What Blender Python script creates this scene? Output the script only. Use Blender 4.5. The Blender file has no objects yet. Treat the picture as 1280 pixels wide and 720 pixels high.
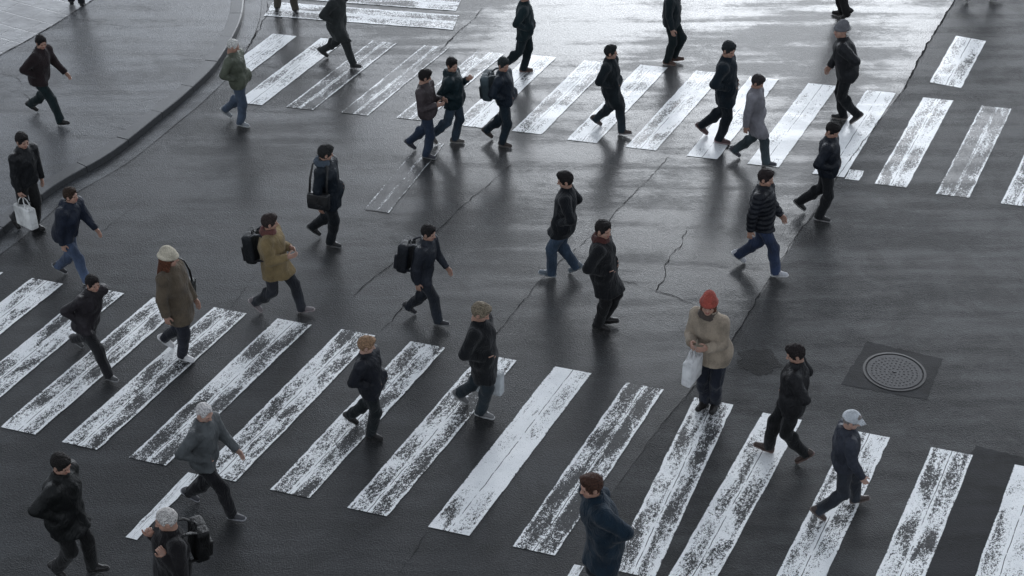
import bpy, math, random
import numpy as np
from mathutils import Vector, Matrix

random.seed(7)
rng = np.random.RandomState(11)
scene = bpy.context.scene
COL = scene.collection
R = math.radians

# ---------------------------------------------------------------- camera
F_PX, PITCH, CAM_H = 2007.0, R(35.3), 12.9
cam_d = bpy.data.cameras.new('camera')
cam = bpy.data.objects.new('camera', cam_d); COL.objects.link(cam)
cam.location = (0, 0, CAM_H)
cam.rotation_euler = (R(90) - PITCH, 0, 0)
cam_d.sensor_width = 36; cam_d.lens = 36 * F_PX / 1280
cam_d.clip_end = 2000
scene.camera = cam
scene.render.resolution_x = 1024; scene.render.resolution_y = 576

# ---------------------------------------------------------------- light
SUN_EL, SUN_AZ = R(24.0), R(7.8)          # low glow of the sun behind thin cloud, ahead of the camera
world = bpy.data.worlds.new('World'); scene.world = world
world.use_nodes = True
wt = world.node_tree; wt.nodes.clear()
wo = wt.nodes.new('ShaderNodeOutputWorld'); wb = wt.nodes.new('ShaderNodeBackground')
sk = wt.nodes.new('ShaderNodeTexSky'); sk.sky_type = 'NISHITA'; sk.sun_disc = False
sk.sun_elevation = SUN_EL; sk.sun_rotation = SUN_AZ; sk.dust_density = 1.5; sk.air_density = 1.0
hs = wt.nodes.new('ShaderNodeHueSaturation'); hs.inputs['Saturation'].default_value = 0.10
wt.links.new(sk.outputs[0], hs.inputs['Color'])
# an overcast sky: grey, brighter overhead than low down
gd = wt.nodes.new('ShaderNodeTexCoord'); sx = wt.nodes.new('ShaderNodeSeparateXYZ'); wt.links.new(gd.outputs['Generated'], sx.inputs[0])
# thin bright cloud low down, a heavier bank above it, and the light overhead
mr = wt.nodes.new('ShaderNodeValToRGB'); wt.links.new(sx.outputs[2], mr.inputs[0])
ce = mr.color_ramp.elements; mr.color_ramp.interpolation = 'EASE'
ce[0].position = .30; ce[0].color = (.62, .62, .62, 1); ce[1].position = 1.0; ce[1].color = (1, 1, 1, 1)
for pos_, v_ in ((.44, .50), (.52, .27), (.60, .15), (.72, .13), (.82, .45)):
    q_ = ce.new(pos_); q_.color = (v_, v_, v_, 1)
sc4 = wt.nodes.new('ShaderNodeMath'); sc4.operation = 'MULTIPLY'; sc4.inputs[1].default_value = 4.4; wt.links.new(mr.outputs[0], sc4.inputs[0])
mm = wt.nodes.new('ShaderNodeVectorMath'); mm.operation = 'SCALE'
wt.links.new(hs.outputs[0], mm.inputs[0]); wt.links.new(sc4.outputs[0], mm.inputs['Scale'])
tm = wt.nodes.new('ShaderNodeVectorMath'); tm.operation = 'MULTIPLY'; tm.inputs[1].default_value = (.915, .985, 1.085)
wt.links.new(mm.outputs[0], tm.inputs[0])
wt.links.new(tm.outputs[0], wb.inputs[0]); wb.inputs[1].default_value = 0.118
wt.links.new(wb.outputs[0], wo.inputs[0])
sd = bpy.data.lights.new('sun', 'SUN'); sd.energy = 0.56; sd.angle = R(20); sd.color = (.95, 0.975, 1.0)
sun = bpy.data.objects.new('sun', sd); COL.objects.link(sun)
sv = Vector((math.sin(SUN_AZ) * math.cos(SUN_EL), math.cos(SUN_AZ) * math.cos(SUN_EL), math.sin(SUN_EL)))
sun.rotation_euler = sv.to_track_quat('Z', 'Y').to_euler()
sun.location = (0, 60, 40)
scene.view_settings.view_transform = 'Standard'; scene.view_settings.look = 'None'
scene.view_settings.exposure = -0.30; scene.view_settings.gamma = 1.0

# ---------------------------------------------------------------- helpers
def at(px, py, z=0.0):
    """where the line of sight through a point of the photograph meets the level z"""
    u = (px - 640) / F_PX; v = -(py - 360) / F_PX
    d = Vector((u, math.cos(PITCH) + v * math.sin(PITCH), -math.sin(PITCH) + v * math.cos(PITCH)))
    t = (z - CAM_H) / d.z
    return Vector((d.x * t, d.y * t, z))

def ray_on_plane_y(px, py, y):
    u = (px - 640) / F_PX; v = -(py - 360) / F_PX
    d = Vector((u, math.cos(PITCH) + v * math.sin(PITCH), -math.sin(PITCH) + v * math.cos(PITCH)))
    t = y / d.y
    return Vector((d.x * t, y, CAM_H + d.z * t))

def mesh_np(name, V, Fq, mat=None, smooth=True, midx=None):
    me = bpy.data.meshes.new(name)
    V = np.asarray(V, np.float32); Fq = np.asarray(Fq, np.int32)
    me.vertices.add(len(V)); me.vertices.foreach_set('co', V.ravel())
    n = Fq.shape[1]
    me.loops.add(Fq.size); me.loops.foreach_set('vertex_index', Fq.ravel())
    me.polygons.add(len(Fq))
    me.polygons.foreach_set('loop_start', np.arange(0, Fq.size, n, dtype=np.int32))
    me.polygons.foreach_set('use_smooth', np.full(len(Fq), smooth))
    mats = mat if isinstance(mat, (list, tuple)) else [mat]
    for m in mats:
        if m: me.materials.append(m)
    if midx is not None: me.polygons.foreach_set('material_index', np.asarray(midx, np.int32))
    me.update(calc_edges=True); me.validate()
    return me

def mesh_py(name, V, F, mat=None, smooth=False):
    me = bpy.data.meshes.new(name); me.from_pydata([tuple(v) for v in V], [], F)
    if mat: me.materials.append(mat)
    me.polygons.foreach_set('use_smooth', [smooth] * len(me.polygons))
    me.update(); return me

def link(name, me, parent=None, matrix=None):
    o = bpy.data.objects.new(name, me); COL.objects.link(o)
    if parent: o.parent = parent
    if matrix is not None: o.matrix_local = matrix
    return o

def structure(o):
    o['kind'] = 'structure'; return o

# ---------------------------------------------------------------- materials
class NT:
    def __init__(s, name):
        s.m = bpy.data.materials.new(name); s.m.use_nodes = True
        s.t = s.m.node_tree; s.t.nodes.clear()
        s.out = s.n('ShaderNodeOutputMaterial')
    def n(s, typ, **kw):
        x = s.t.nodes.new(typ)
        for k, v in kw.items(): setattr(x, k, v)
        return x
    def l(s, a, b): s.t.links.new(a, b)
    def setv(s, sock, v):
        if isinstance(v, bpy.types.NodeSocket): s.l(v, sock)
        else: sock.default_value = v
    def noise(s, vec, scale, detail=3, rough=.55, dist=0.0):
        x = s.n('ShaderNodeTexNoise'); s.l(vec, x.inputs['Vector'])
        x.inputs['Scale'].default_value = scale; x.inputs['Detail'].default_value = detail
        x.inputs['Roughness'].default_value = rough; x.inputs['Distortion'].default_value = dist
        return x.outputs['Fac']
    def math(s, op, a, b=0.0, c=None, clamp=False):
        x = s.n('ShaderNodeMath', operation=op, use_clamp=clamp)
        s.setv(x.inputs[0], a); s.setv(x.inputs[1], b)
        if c is not None: s.setv(x.inputs[2], c)
        return x.outputs[0]
    def ramp(s, f, a, b, c0=0.0, c1=1.0):
        x = s.n('ShaderNodeMapRange', interpolation_type='SMOOTHSTEP'); s.setv(x.inputs[0], f)
        s.setv(x.inputs[1], a); s.setv(x.inputs[2], b); s.setv(x.inputs[3], c0); s.setv(x.inputs[4], c1)
        return x.outputs[0]
    def mixc(s, f, a, b):
        x = s.n('ShaderNodeMix', data_type='RGBA'); s.setv(x.inputs[0], f)
        s.setv(x.inputs[6], a); s.setv(x.inputs[7], b); return x.outputs[2]
    def bump(s, h, strength, dist, normal=None):
        x = s.n('ShaderNodeBump'); s.setv(x.inputs['Height'], h)
        x.inputs['Strength'].default_value = strength; x.inputs['Distance'].default_value = dist
        if normal is not None: s.l(normal, x.inputs['Normal'])
        return x.outputs[0]
    def mapping(s, vec, scale=(1, 1, 1), rot=(0, 0, 0)):
        x = s.n('ShaderNodeMapping'); s.l(vec, x.inputs[0])
        x.inputs['Scale'].default_value = scale; x.inputs['Rotation'].default_value = rot
        return x.outputs[0]

def grey(v, tint=(1, 1, 1)): return (v * tint[0], v * tint[1], v * tint[2], 1)

ROADROT = R(-62)       # direction the traffic runs, for streaks in the paving

def asphalt(nt, pos, base=0.0155, wet_lo=.40, wet_hi=1.0, rough_lo=.12, rough_hi=.26, tint=(.93, .99, 1.07), grain=1.0, spec=.18):
    """wet asphalt: returns the shader and its colour / normal sockets"""
    big = nt.noise(pos, .30, 3, .5, .4)
    st = nt.noise(nt.mapping(pos, (.30, 2.6, 1), (0, 0, ROADROT)), 1.0, 5, .65, .3)
    mid = nt.noise(pos, 3.4, 7, .78)
    fine = nt.noise(pos, 42, 4, .75)
    agg = nt.n('ShaderNodeTexVoronoi'); nt.l(pos, agg.inputs['Vector']); agg.inputs['Scale'].default_value = 60
    col = nt.mixc(nt.ramp(mid, .3, .7), grey(base * .62, tint), grey(base * 1.3, tint))
    col = nt.mixc(nt.ramp(st, .40, .66, 0, .75), col, grey(base * 2.1, tint))
    col = nt.mixc(nt.math('MULTIPLY', nt.ramp(fine, .50, .66), .62 * grain), col, grey(base * 3.4, tint))
    col = nt.mixc(nt.math('MULTIPLY', nt.ramp(fine, .48, .34), .75 * grain), col, grey(base * .22, tint))
    col = nt.mixc(nt.ramp(nt.noise(pos, .9, 5, .6, 1.2), .48, .60, 0, .5), col, grey(base * .42, tint))
    wetf = nt.math('ADD', nt.math('MULTIPLY', big, .33), nt.math('ADD', nt.math('MULTIPLY', st, .42), nt.math('MULTIPLY', mid, .25)))
    wet = nt.ramp(wetf, .41, .57)
    h = nt.math('ADD', nt.math('MULTIPLY', fine, 1.0), nt.math('MULTIPLY', agg.outputs['Distance'], .8))
    nrm = nt.bump(h, .8 * grain, .010)
    film = nt.bump(nt.math('ADD', nt.math('MULTIPLY', mid, 1.0), nt.math('MULTIPLY', fine, .75 * grain)), .20, .010)
    p = nt.n('ShaderNodeBsdfPrincipled')
    nt.l(col, p.inputs['Base Color'])
    p.inputs['Roughness'].default_value = .60
    p.inputs['Specular IOR Level'].default_value = spec
    nt.l(nrm, p.inputs['Normal'])
    dry = nt.math('MULTIPLY', nt.ramp(fine, .46, .62), .45)          # stone tips stand out of the water film
    nt.setv(p.inputs['Coat Weight'], nt.math('MULTIPLY', nt.ramp(wet, 0, 1, wet_lo, wet_hi), nt.math('SUBTRACT', 1.0, dry)))
    nt.setv(p.inputs['Coat Roughness'], nt.ramp(wet, 0, 1, rough_hi, rough_lo))
    p.inputs['Coat IOR'].default_value = 1.33
    nt.l(film, p.inputs['Coat Normal'])
    return p, col, wet, film

def asphalt_material(name, **kw):
    nt = NT(name); g = nt.n('ShaderNodeNewGeometry')
    p, *_ = asphalt(nt, g.outputs['Position'], **kw)
    nt.l(p.outputs[0], nt.out.inputs[0]); return nt.m

def paint_material(name, wear_attr=True):
    """worn thermoplastic road paint; the asphalt shows where it has chipped away"""
    nt = NT(name); g = nt.n('ShaderNodeNewGeometry'); pos = g.outputs['Position']
    pa, acol, wet, film = asphalt(nt, pos)
    uv = nt.n('ShaderNodeUVMap'); sp = nt.n('ShaderNodeSeparateXYZ'); nt.l(uv.outputs[0], sp.inputs[0])
    u, v = sp.outputs[0], sp.outputs[1]
    w = nt.n('ShaderNodeAttribute', attribute_type='OBJECT', attribute_name='wear').outputs['Fac']
    uvs = nt.n('ShaderNodeCombineXYZ'); nt.l(nt.math('MULTIPLY', u, .5), uvs.inputs[0]); nt.l(v, uvs.inputs[1])
    sd_ = nt.n('ShaderNodeAttribute', attribute_type='OBJECT', attribute_name='seed').outputs['Fac']; nt.l(sd_, uvs.inputs[2])
    q = uvs.outputs[0]
    chips = nt.noise(nt.mapping(q, (1.0, .6, 1)), 36, 6, .78, .5)
    fleck = nt.noise(nt.mapping(q, (1, .8, 1)), 85, 3, .65)
    zone = nt.noise(nt.mapping(q, (2.4, .9, 1)), 1.5, 3, .55, .6)
    # two passes of paint: the tracks inside each pass wear most, its borders least
    tri = nt.math('ABSOLUTE', nt.math('SUBTRACT', nt.math('FRACT', nt.math('MULTIPLY', u, 2.0)), .5))   # 0 middle of a pass, .5 border
    track = nt.ramp(tri, .28, .47, 1.0, 0.0)
    f = nt.math('ADD', nt.math('MULTIPLY', chips, .58), nt.math('MULTIPLY', fleck, .44))
    f = nt.math('ADD', f, nt.math('MULTIPLY', zone, .50))
    f = nt.math('ADD', f, nt.math('SUBTRACT', nt.math('MULTIPLY', track, .115), .075))
    thr = nt.math('SUBTRACT', .972, nt.math('MULTIPLY', w, .235))
    worn = nt.ramp(nt.math('SUBTRACT', f, thr), -.012, .014)
    worn = nt.math('MULTIPLY', worn, .985)
    # seam between the passes, and broken edges
    wob = nt.math('MULTIPLY', nt.math('SUBTRACT', nt.noise(q, 9, 3), .5), .03)
    cen = nt.math('ABSOLUTE', nt.math('SUBTRACT', nt.math('ADD', u, wob), .5))
    seam = nt.math('MULTIPLY', nt.ramp(cen, .005, .014, 1, 0), nt.ramp(nt.noise(q, 5, 3), .38, .50))
    edge = nt.math('SUBTRACT', .5, nt.math('ABSOLUTE', nt.math('SUBTRACT', u, .5)))
    ej = nt.ramp(nt.math('SUBTRACT', edge, nt.math('MULTIPLY', nt.ramp(chips, .50, .72), .05)), 0.0, .008, 1, 0)
    worn = nt.math('MAXIMUM', worn, nt.math('MAXIMUM', seam, ej), clamp=True)
    dirt = nt.noise(q, 3.5, 5, .7)
    pcol = nt.mixc(nt.ramp(dirt, .35, .75), (.84, .85, .85, 1), (.72, .735, .74, 1))
    pcol = nt.mixc(nt.math('MULTIPLY', nt.ramp(fleck, .50, .62), .30), pcol, (.33, .34, .345, 1))
    pp = nt.n('ShaderNodeBsdfPrincipled'); nt.l(pcol, pp.inputs['Base Color'])
    pp.inputs['Roughness'].default_value = .5; pp.inputs['Specular IOR Level'].default_value = .35
    nt.l(nt.bump(nt.math('SUBTRACT', 1.0, worn), .5, .004, nt.bump(fleck, .25, .004)), pp.inputs['Normal'])
    nt.setv(pp.inputs['Coat Weight'], nt.ramp(wet, 0, 1, .1, .7)); pp.inputs['Coat Roughness'].default_value = .22
    pp.inputs['Coat IOR'].default_value = 1.33; nt.l(film, pp.inputs['Coat Normal'])
    mx = nt.n('ShaderNodeMixShader'); nt.l(worn, mx.inputs[0]); nt.l(pp.outputs[0], mx.inputs[1]); nt.l(pa.outputs[0], mx.inputs[2])
    nt.l(mx.outputs[0], nt.out.inputs[0]); return nt.m

def plain(name, color, rough=.6, spec=.4, bump=None, coat=0, var=.25, scale=9, metal=0):
    nt = NT(name); tc = nt.n('ShaderNodeTexCoord').outputs['Object']
    nz = nt.noise(tc, scale, 4, .6)
    c0 = tuple(c * (1 - var) for c in color) + (1,); c1 = tuple(min(1, c * (1 + var)) for c in color) + (1,)
    p = nt.n('ShaderNodeBsdfPrincipled'); nt.l(nt.mixc(nt.ramp(nz, .3, .7), c0, c1), p.inputs['Base Color'])
    p.inputs['Roughness'].default_value = rough; p.inputs['Specular IOR Level'].default_value = spec
    p.inputs['Coat Weight'].default_value = coat; p.inputs['Metallic'].default_value = metal
    if bump:
        nt.l(nt.bump(nt.noise(tc, bump[0], 4, .6), bump[1], bump[2]), p.inputs['Normal'])
    nt.l(p.outputs[0], nt.out.inputs[0]); return nt.m

_fab = {}
def fabric(kind, color):
    if max(color) < .04: color = tuple(round(c * .72, 4) for c in color)
    """kind: wool, nylon, denim, knit, leather"""
    key = (kind, color)
    if key in _fab: return _fab[key]
    nt = NT(kind + '_fabric'); tc = nt.n('ShaderNodeTexCoord').outputs['Object']
    p = nt.n('ShaderNodeBsdfPrincipled')
    creases = nt.noise(nt.mapping(tc, (1, 1, .45)), 13, 4, .6, .8)
    weave = nt.noise(tc, {'wool': 190, 'knit': 90, 'denim': 260, 'nylon': 300, 'leather': 150}[kind], 2, .6)
    wearn = nt.noise(tc, 4.5, 4, .6)
    c = tuple(color)
    lo = tuple(x * .7 for x in c) + (1,); hi = tuple(min(1, x * 1.3 + .002) for x in c) + (1,)
    col = nt.mixc(nt.ramp(wearn, .3, .7), lo, hi)
    if kind == 'denim': col = nt.mixc(nt.math('MULTIPLY', nt.ramp(nt.noise(tc, 3, 2), .45, .7), .6), col, tuple(min(1, x * 2.3) for x in c) + (1,))
    if kind in ('wool', 'knit'): col = nt.mixc(nt.math('MULTIPLY', nt.ramp(weave, .5, .7), .5), col, tuple(min(1, x * 2.0 + .004) for x in c) + (1,))
    nt.l(col, p.inputs['Base Color'])
    p.inputs['Roughness'].default_value = {'wool': .95, 'knit': .95, 'denim': .85, 'nylon': .48, 'leather': .42}[kind]
    p.inputs['Specular IOR Level'].default_value = {'wool': .15, 'knit': .12, 'denim': .22, 'nylon': .22, 'leather': .4}[kind]
    if kind in ('wool', 'knit', 'denim'):
        p.inputs['Sheen Weight'].default_value = .12; p.inputs['Sheen Roughness'].default_value = .5
    n1 = nt.bump(creases, .9, .04)
    nt.l(nt.bump(weave, .35, .003, n1), p.inputs['Normal'])
    nt.l(p.outputs[0], nt.out.inputs[0]); _fab[key] = nt.m
    return nt.m

_skin = {}
def skin(tone):
    if tone in _skin: return _skin[tone]
    base = {0: (.36, .225, .17), 1: (.30, .18, .13), 2: (.18, .10, .065), 3: (.42, .28, .225)}[tone]
    nt = NT('skin'); tc = nt.n('ShaderNodeTexCoord').outputs['Object']
    p = nt.n('ShaderNodeBsdfPrincipled')
    nz = nt.noise(tc, 22, 4, .6)
    nt.l(nt.mixc(nt.ramp(nz, .3, .7), tuple(c * .85 for c in base) + (1,), (base[0] * 1.1, base[1] * .98, base[2] * .95, 1)), p.inputs['Base Color'])
    p.inputs['Roughness'].default_value = .5; p.inputs['Subsurface Weight'].default_value = .08
    p.inputs['Subsurface Radius'].default_value = (.01, .004, .002); p.inputs['Subsurface Scale'].default_value = .5
    nt.l(nt.bump(nt.noise(tc, 140, 3), .15, .002), p.inputs['Normal'])
    nt.l(p.outputs[0], nt.out.inputs[0])
    _skin[tone] = nt.m; return nt.m
M_EYE = plain('eye_dark', (.012, .010, .009), .15, .6, var=.1)
M_LIP = plain('lips', (.30, .11, .09), .45, var=.1)

_hair = {}
def hairmat(color):
    if color in _hair: return _hair[color]
    nt = NT('hair_strands'); tc = nt.n('ShaderNodeTexCoord').outputs['Object']
    p = nt.n('ShaderNodeBsdfPrincipled')
    strands = nt.noise(nt.mapping(tc, (1, .25, .25)), 170, 3, .6, .5)
    nt.l(nt.mixc(nt.ramp(strands, .35, .65), tuple(c * .5 for c in color) + (1,), tuple(min(1, c * 1.5) for c in color) + (1,)), p.inputs['Base Color'])
    p.inputs['Roughness'].default_value = .7; p.inputs['Specular IOR Level'].default_value = .2
    nt.l(nt.bump(strands, 1.0, .012), p.inputs['Normal'])
    nt.l(p.outputs[0], nt.out.inputs[0]); _hair[color] = nt.m; return nt.m

# ================================================================ SETTING
M_ROAD = asphalt_material('wet_asphalt')
M_DRY = asphalt_material('coarse_damp_asphalt', base=.019, wet_lo=.0, wet_hi=.22, rough_lo=.42, rough_hi=.5, grain=.8, tint=(.94, .99, 1.04))
M_PATCH = asphalt_material('fresh_asphalt', base=.009, wet_lo=.0, wet_hi=.08, rough_lo=.42, rough_hi=.5, tint=(.86, .95, 1.15), grain=.35, spec=.12)
M_WALK = asphalt_material('pavement_asphalt', base=.042, wet_lo=.6, wet_hi=1.0, rough_lo=.2, rough_hi=.36)
M_PAINT = paint_material('worn_white_paint')
M_CRACK = plain('crack_dark', (.013, .013, .014), .9, .1, var=.4, scale=30)  # near-black colour of the crack and joint strips
M_TAR = plain('tar_seal', (.012, .012, .014), .35, .4, bump=(60, .3, .004), var=.4, scale=25)

# the ground: one sheet to the horizon
g = link('ground', mesh_py('ground', [(-900, -900, 0), (900, -900, 0), (900, 900, 0), (-900, 900, 0)], [(0, 1, 2, 3)], M_ROAD)); structure(g)

def sheet(name, pts, z, mat, kind=True, jitter=0.0, step=.06):
    """flat polygon sheet with slightly ragged outline"""
    P = [Vector((p[0], p[1], 0)) for p in pts]; out = []
    for i in range(len(P)):
        a, b = P[i], P[(i + 1) % len(P)]; L = (b - a).length
        n = max(1, int(L / step)) if jitter else 1; nrm = Vector((b.y - a.y, a.x - b.x, 0)).normalized()
        for k in range(n):
            q = a.lerp(b, k / n)
            if jitter and k: q = q + nrm * random.gauss(0, jitter)
            out.append((q.x, q.y, z))
    me = mesh_py(name, out, [tuple(range(len(out)))], mat)
    from mathutils.geometry import tessellate_polygon
    tri = tessellate_polygon([[Vector(v) for v in out]])
    F = []
    for t in tri:
        a, b, c = (Vector(out[k]) for k in t)
        F.append(tuple(t) if (b - a).cross(c - a).z > 0 else tuple(reversed(t)))
    me = mesh_py(name, out, F, mat)
    o = link(name, me)
    if kind: structure(o)
    return o

def ribbon(name, pts, width, z, mat, jit=.012, widen=None, step=.05):
    width *= .34; jit *= .8
    P = [Vector((p[0], p[1])) for p in pts]; path = []
    for i in range(len(P) - 1):
        n = max(1, int((P[i + 1] - P[i]).length / step))
        for k in range(n): path.append(P[i].lerp(P[i + 1], k / n))
    path.append(P[-1]); V = []; F = []; wv = 0; off = 0
    for i, p in enumerate(path):
        a = path[max(0, i - 1)]; b = path[min(len(path) - 1, i + 1)]; d = (b - a).normalized(); nn = Vector((-d.y, d.x))
        wv = wv * .6 + random.gauss(0, .3); off = off * .85 + random.gauss(0, jit)
        w = width * max(.15, 1 + wv) * .5
        if i in (0, len(path) - 1): w *= .2
        c = p + nn * off
        V += [(c.x + nn.x * w, c.y + nn.y * w, z), (c.x - nn.x * w, c.y - nn.y * w, z)]
        if i: F.append((2 * i - 2, 2 * i - 1, 2 * i + 1, 2 * i))
    me = mesh_py(name, V, F, mat); 
    if me.polygons[0].normal.z < 0: me.flip_normals()
    return structure(link(name, me))

def W(*pts): return [at(*p) for p in pts]

# coarser, drier carriageway surface to the right of the long joint
joint = W((1216, -60), (1193, 0), (1163, 50), (1126, 116), (1058, 205), (1005, 282), (955, 362), (905, 440), (830, 527), (770, 610), (735, 668), (668, 790), (600, 900))
rs = [(p.x, p.y) for p in joint]
sheet('carriageway', rs + [(rs[-1][0] + 60, rs[-1][1] - 25), (120, 5), (120, 60), (rs[0][0] + 60, rs[0][1] + 40)], .003, M_DRY)
ribbon('joint_crack', [(p.x, p.y) for p in joint[:4]], .065, .010, M_CRACK, jit=.008)
ribbon('joint_crack', [(p.x, p.y) for p in joint[3:9]], .024, .010, M_CRACK, jit=.008)
ribbon('joint_crack', [(p.x, p.y) for p in joint[8:11]], .012, .010, M_CRACK, jit=.008)

def crack(pts, w=.02, jit=.01): return ribbon('asphalt_crack', [(p.x, p.y) for p in W(*pts)], w, .0085, M_CRACK, jit)
crack([(838, 196), (812, 222), (782, 252), (750, 288), (706, 322), (668, 358), (640, 392), (612, 430), (600, 446)], .020, .008)
crack([(640, 205), (610, 232), (575, 262), (540, 295), (490, 330), (453, 358), (440, 372)], .024, .008)
crack([(505, 383), (490, 402), (477, 414)], .022)
crack([(762, 350), (784, 351), (812, 361), (826, 366), (850, 374), (868, 381)], .028, .014)
crack([(820, 364), (829, 346), (833, 330), (845, 312), (855, 300), (862, 288)], .026, .016)
crack([(604, 10), (592, 24), (575, 38), (560, 52), (548, 66)], .03)
crack([(540, 661), (522, 690), (498, 722), (470, 770)], .018, .012)
crack([(333, 2), (330, 22), (322, 38), (312, 54), (300, 66)], .035, .02)
crack([(1095, 262), (1160, 268), (1216, 311), (1270, 322)], .006, .02)
crack([(180, 250), (165, 262), (148, 276), (120, 292)], .012, .02)
crack([(320, 345), (300, 368), (285, 385)], .014, .01)
crack([(1130, 118), (1175, 119), (1250, 118), (1330, 132)], .010, .01)
crack([(0, 343), (36, 347), (112, 357), (190, 369)], .010, .006)

# repaired squares and stains
sheet('asphalt_patch', W((1084, 427), (1051, 481), (1158, 500), (1179, 449)), .005, M_PATCH, jitter=.006)
sheet('asphalt_patch', W((1220, 557), (1196, 604), (1150, 720), (1110, 830), (1300, 870), (1420, 600), (1290, 575)), .0045, M_PATCH, jitter=.006)

def splat(name, px, py, r, mat, z, n=40, lob=.35):
    c = at(px, py); ph = [random.uniform(0, 6.28) for _ in range(4)]
    pts = []
    for i in range(n):
        a = 2 * math.pi * i / n
        rr = r * (1 + lob * (.5 * math.sin(2 * a + ph[0]) + .4 * math.sin(5 * a + ph[1]) + .3 * math.sin(9 * a + ph[2])) + random.uniform(-.08, .08))
        pts.append((c.x + rr * math.cos(a), c.y + rr * .8 * math.sin(a)))
    return sheet(name, pts, z, mat)
M_STAIN = asphalt_material('oily_asphalt', base=.005, wet_lo=.0, wet_hi=.1, rough_lo=.3, rough_hi=.5, grain=.9, spec=.15)
splat('oil_stain', 948, 452, .30, M_STAIN, .0050, 60, .22)

# ------------------------------------------------ kerb and pavement
kb = [at(*q) for q in ((-260, 470), (-120, 380), (0, 297), (67, 241), (140, 198), (200, 151), (233, 124), (267, 91), (288, 60), (302, 30), (306, 0), (303, -40), (285, -110), (240, -200))]
def catmull(P, n=8):
    out = []
    for i in range(len(P) - 1):
        a, b, c, d = P[max(0, i - 1)], P[i], P[i + 1], P[min(len(P) - 1, i + 2)]
        for k in range(n):
            t = k / n
            out.append(.5 * ((2 * b) + (c - a) * t + (2 * a - 5 * b + 4 * c - d) * t * t + (3 * b - a - 3 * c + d) * t ** 3))
    out.append(P[-1]); return out
kc = catmull([Vector((p.x, p.y)) for p in kb], 10)
# even steps
def resample(P, step):
    out = [P[0]]; acc = 0
    for i in range(1, len(P)):
        a, b = P[i - 1], P[i]; L = (b - a).length; t = step - acc
        while t <= L:
            out.append(a.lerp(b, t / L)); t += step
        acc = (acc + L) % step
    return out
kc = resample(kc, .12)
def off(P, d):
    out = []
    for i, p in enumerate(P):
        t = (P[min(i + 1, len(P) - 1)] - P[max(0, i - 1)]).normalized(); out.append(p + Vector((-t.y, t.x)) * d)
    return out
KH = .105
M_KERB = plain('wet_granite', (.048, .050, .053), .5, .4, bump=(70, .4, .006), coat=.15, var=.3, scale=40)
inner = off(kc, .27)
V = []; F = []
prof = [(0.0, -.01), (0.010, KH - .012), (.018, KH - .003), (.03, KH), (.23, KH), (.23, -.01)]
def nrm_at(i):
    t = (kc[min(i + 1, len(kc) - 1)] - kc[max(0, i - 1)]).normalized(); return t, Vector((-t.y, t.x))
for s in range(0, len(kc) - 8, 8):
    st = len(V)
    for j in range(9):
        i = s + j; t, n_ = nrm_at(i); c = kc[i].copy()
        if j == 0: c += t * .006
        if j == 8: c -= t * .006
        for (d, z) in prof: V.append((c.x + n_.x * d, c.y + n_.y * d, z + (.004 if (s // 8) % 3 == 1 and z > 0 else 0)))
    n = len(prof)
    for j in range(8):
        for k in range(n - 1):
            a = st + j * n + k; F.append((a, a + n, a + n + 1, a + 1))
    F.append(tuple(st + k for k in range(n))); F.append(tuple(st + 8 * n + k for k in reversed(range(n))))
structure(link('kerb', mesh_py('kerb', V, F, M_KERB)))
# gutter strip of smoother slabs along the kerb
gi, go = off(kc, -.004), off(kc, -.30)
V = []; F = []
for i in range(len(kc)):
    V += [(gi[i].x, gi[i].y, .0035), (go[i].x, go[i].y, .0035)]
    if i: F.append((2 * i - 2, 2 * i - 1, 2 * i + 1, 2 * i))
me = mesh_py('gutter', V, F, M_WALK)
if me.polygons[0].normal.z < 0: me.flip_normals()
structure(link('gutter', me))
ribbon('gutter_joint', [(p.x, p.y) for p in off(kc, -.305)], .012, .0085, M_CRACK, .002, step=.12)
# pavement
pv = [(p.x, p.y) for p in off(kc, .235)]
sheet('pavement', pv + [(-60, 90), (-90, 60), (-90, 5)], KH - .006, M_WALK)
def up(*pts): return [at(px, py, KH) for px, py in pts]
cr = up((-200, 190), (0, 69), (38, 48), (62, 34), (115, 0), (230, -70))
stone = NT('stone_setts'); pos = stone.n('ShaderNodeNewGeometry').outputs['Position']
br = stone.n('ShaderNodeTexBrick'); stone.l(stone.mapping(pos, (1, 1, 1), (0, 0, R(28))), br.inputs['Vector'])
br.inputs['Scale'].default_value = 1.0; br.inputs['Brick Width'].default_value = .62; br.inputs['Row Height'].default_value = .42
br.inputs['Mortar Size'].default_value = .012; br.inputs['Mortar Smooth'].default_value = .4
br.inputs['Color1'].default_value = grey(.115); br.inputs['Color2'].default_value = grey(.085); br.inputs['Mortar'].default_value = grey(.03)
p = stone.n('ShaderNodeBsdfPrincipled')
sn = stone.noise(pos, 5, 5, .65)
stone.l(stone.mixc(stone.ramp(sn, .35, .7, 0, .6), br.outputs['Color'], grey(.05)), p.inputs['Base Color'])
stone.setv(p.inputs['Roughness'], stone.ramp(stone.noise(pos, 1.3, 4), .35, .62, .18, .5))
p.inputs['Coat Weight'].default_value = .8; p.inputs['Coat Roughness'].default_value = .2; p.inputs['Coat IOR'].default_value = 1.36
hh = stone.math('ADD', stone.math('MULTIPLY', br.outputs['Fac'], -.6), stone.math('MULTIPLY', sn, .8))
bb = stone.bump(hh, .6, .012); stone.l(bb, p.inputs['Normal']); stone.l(bb, p.inputs['Coat Normal'])
stone.l(p.outputs[0], stone.out.inputs[0])
sheet('paving_slabs', [(v.x, v.y) for v in cr] + [(-60, 88), (-80, 60)], KH - .002, stone.m)
ribbon('slab_joint', [(v.x, v.y) for v in cr], .03, KH + .003, M_CRACK, .006)
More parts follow.
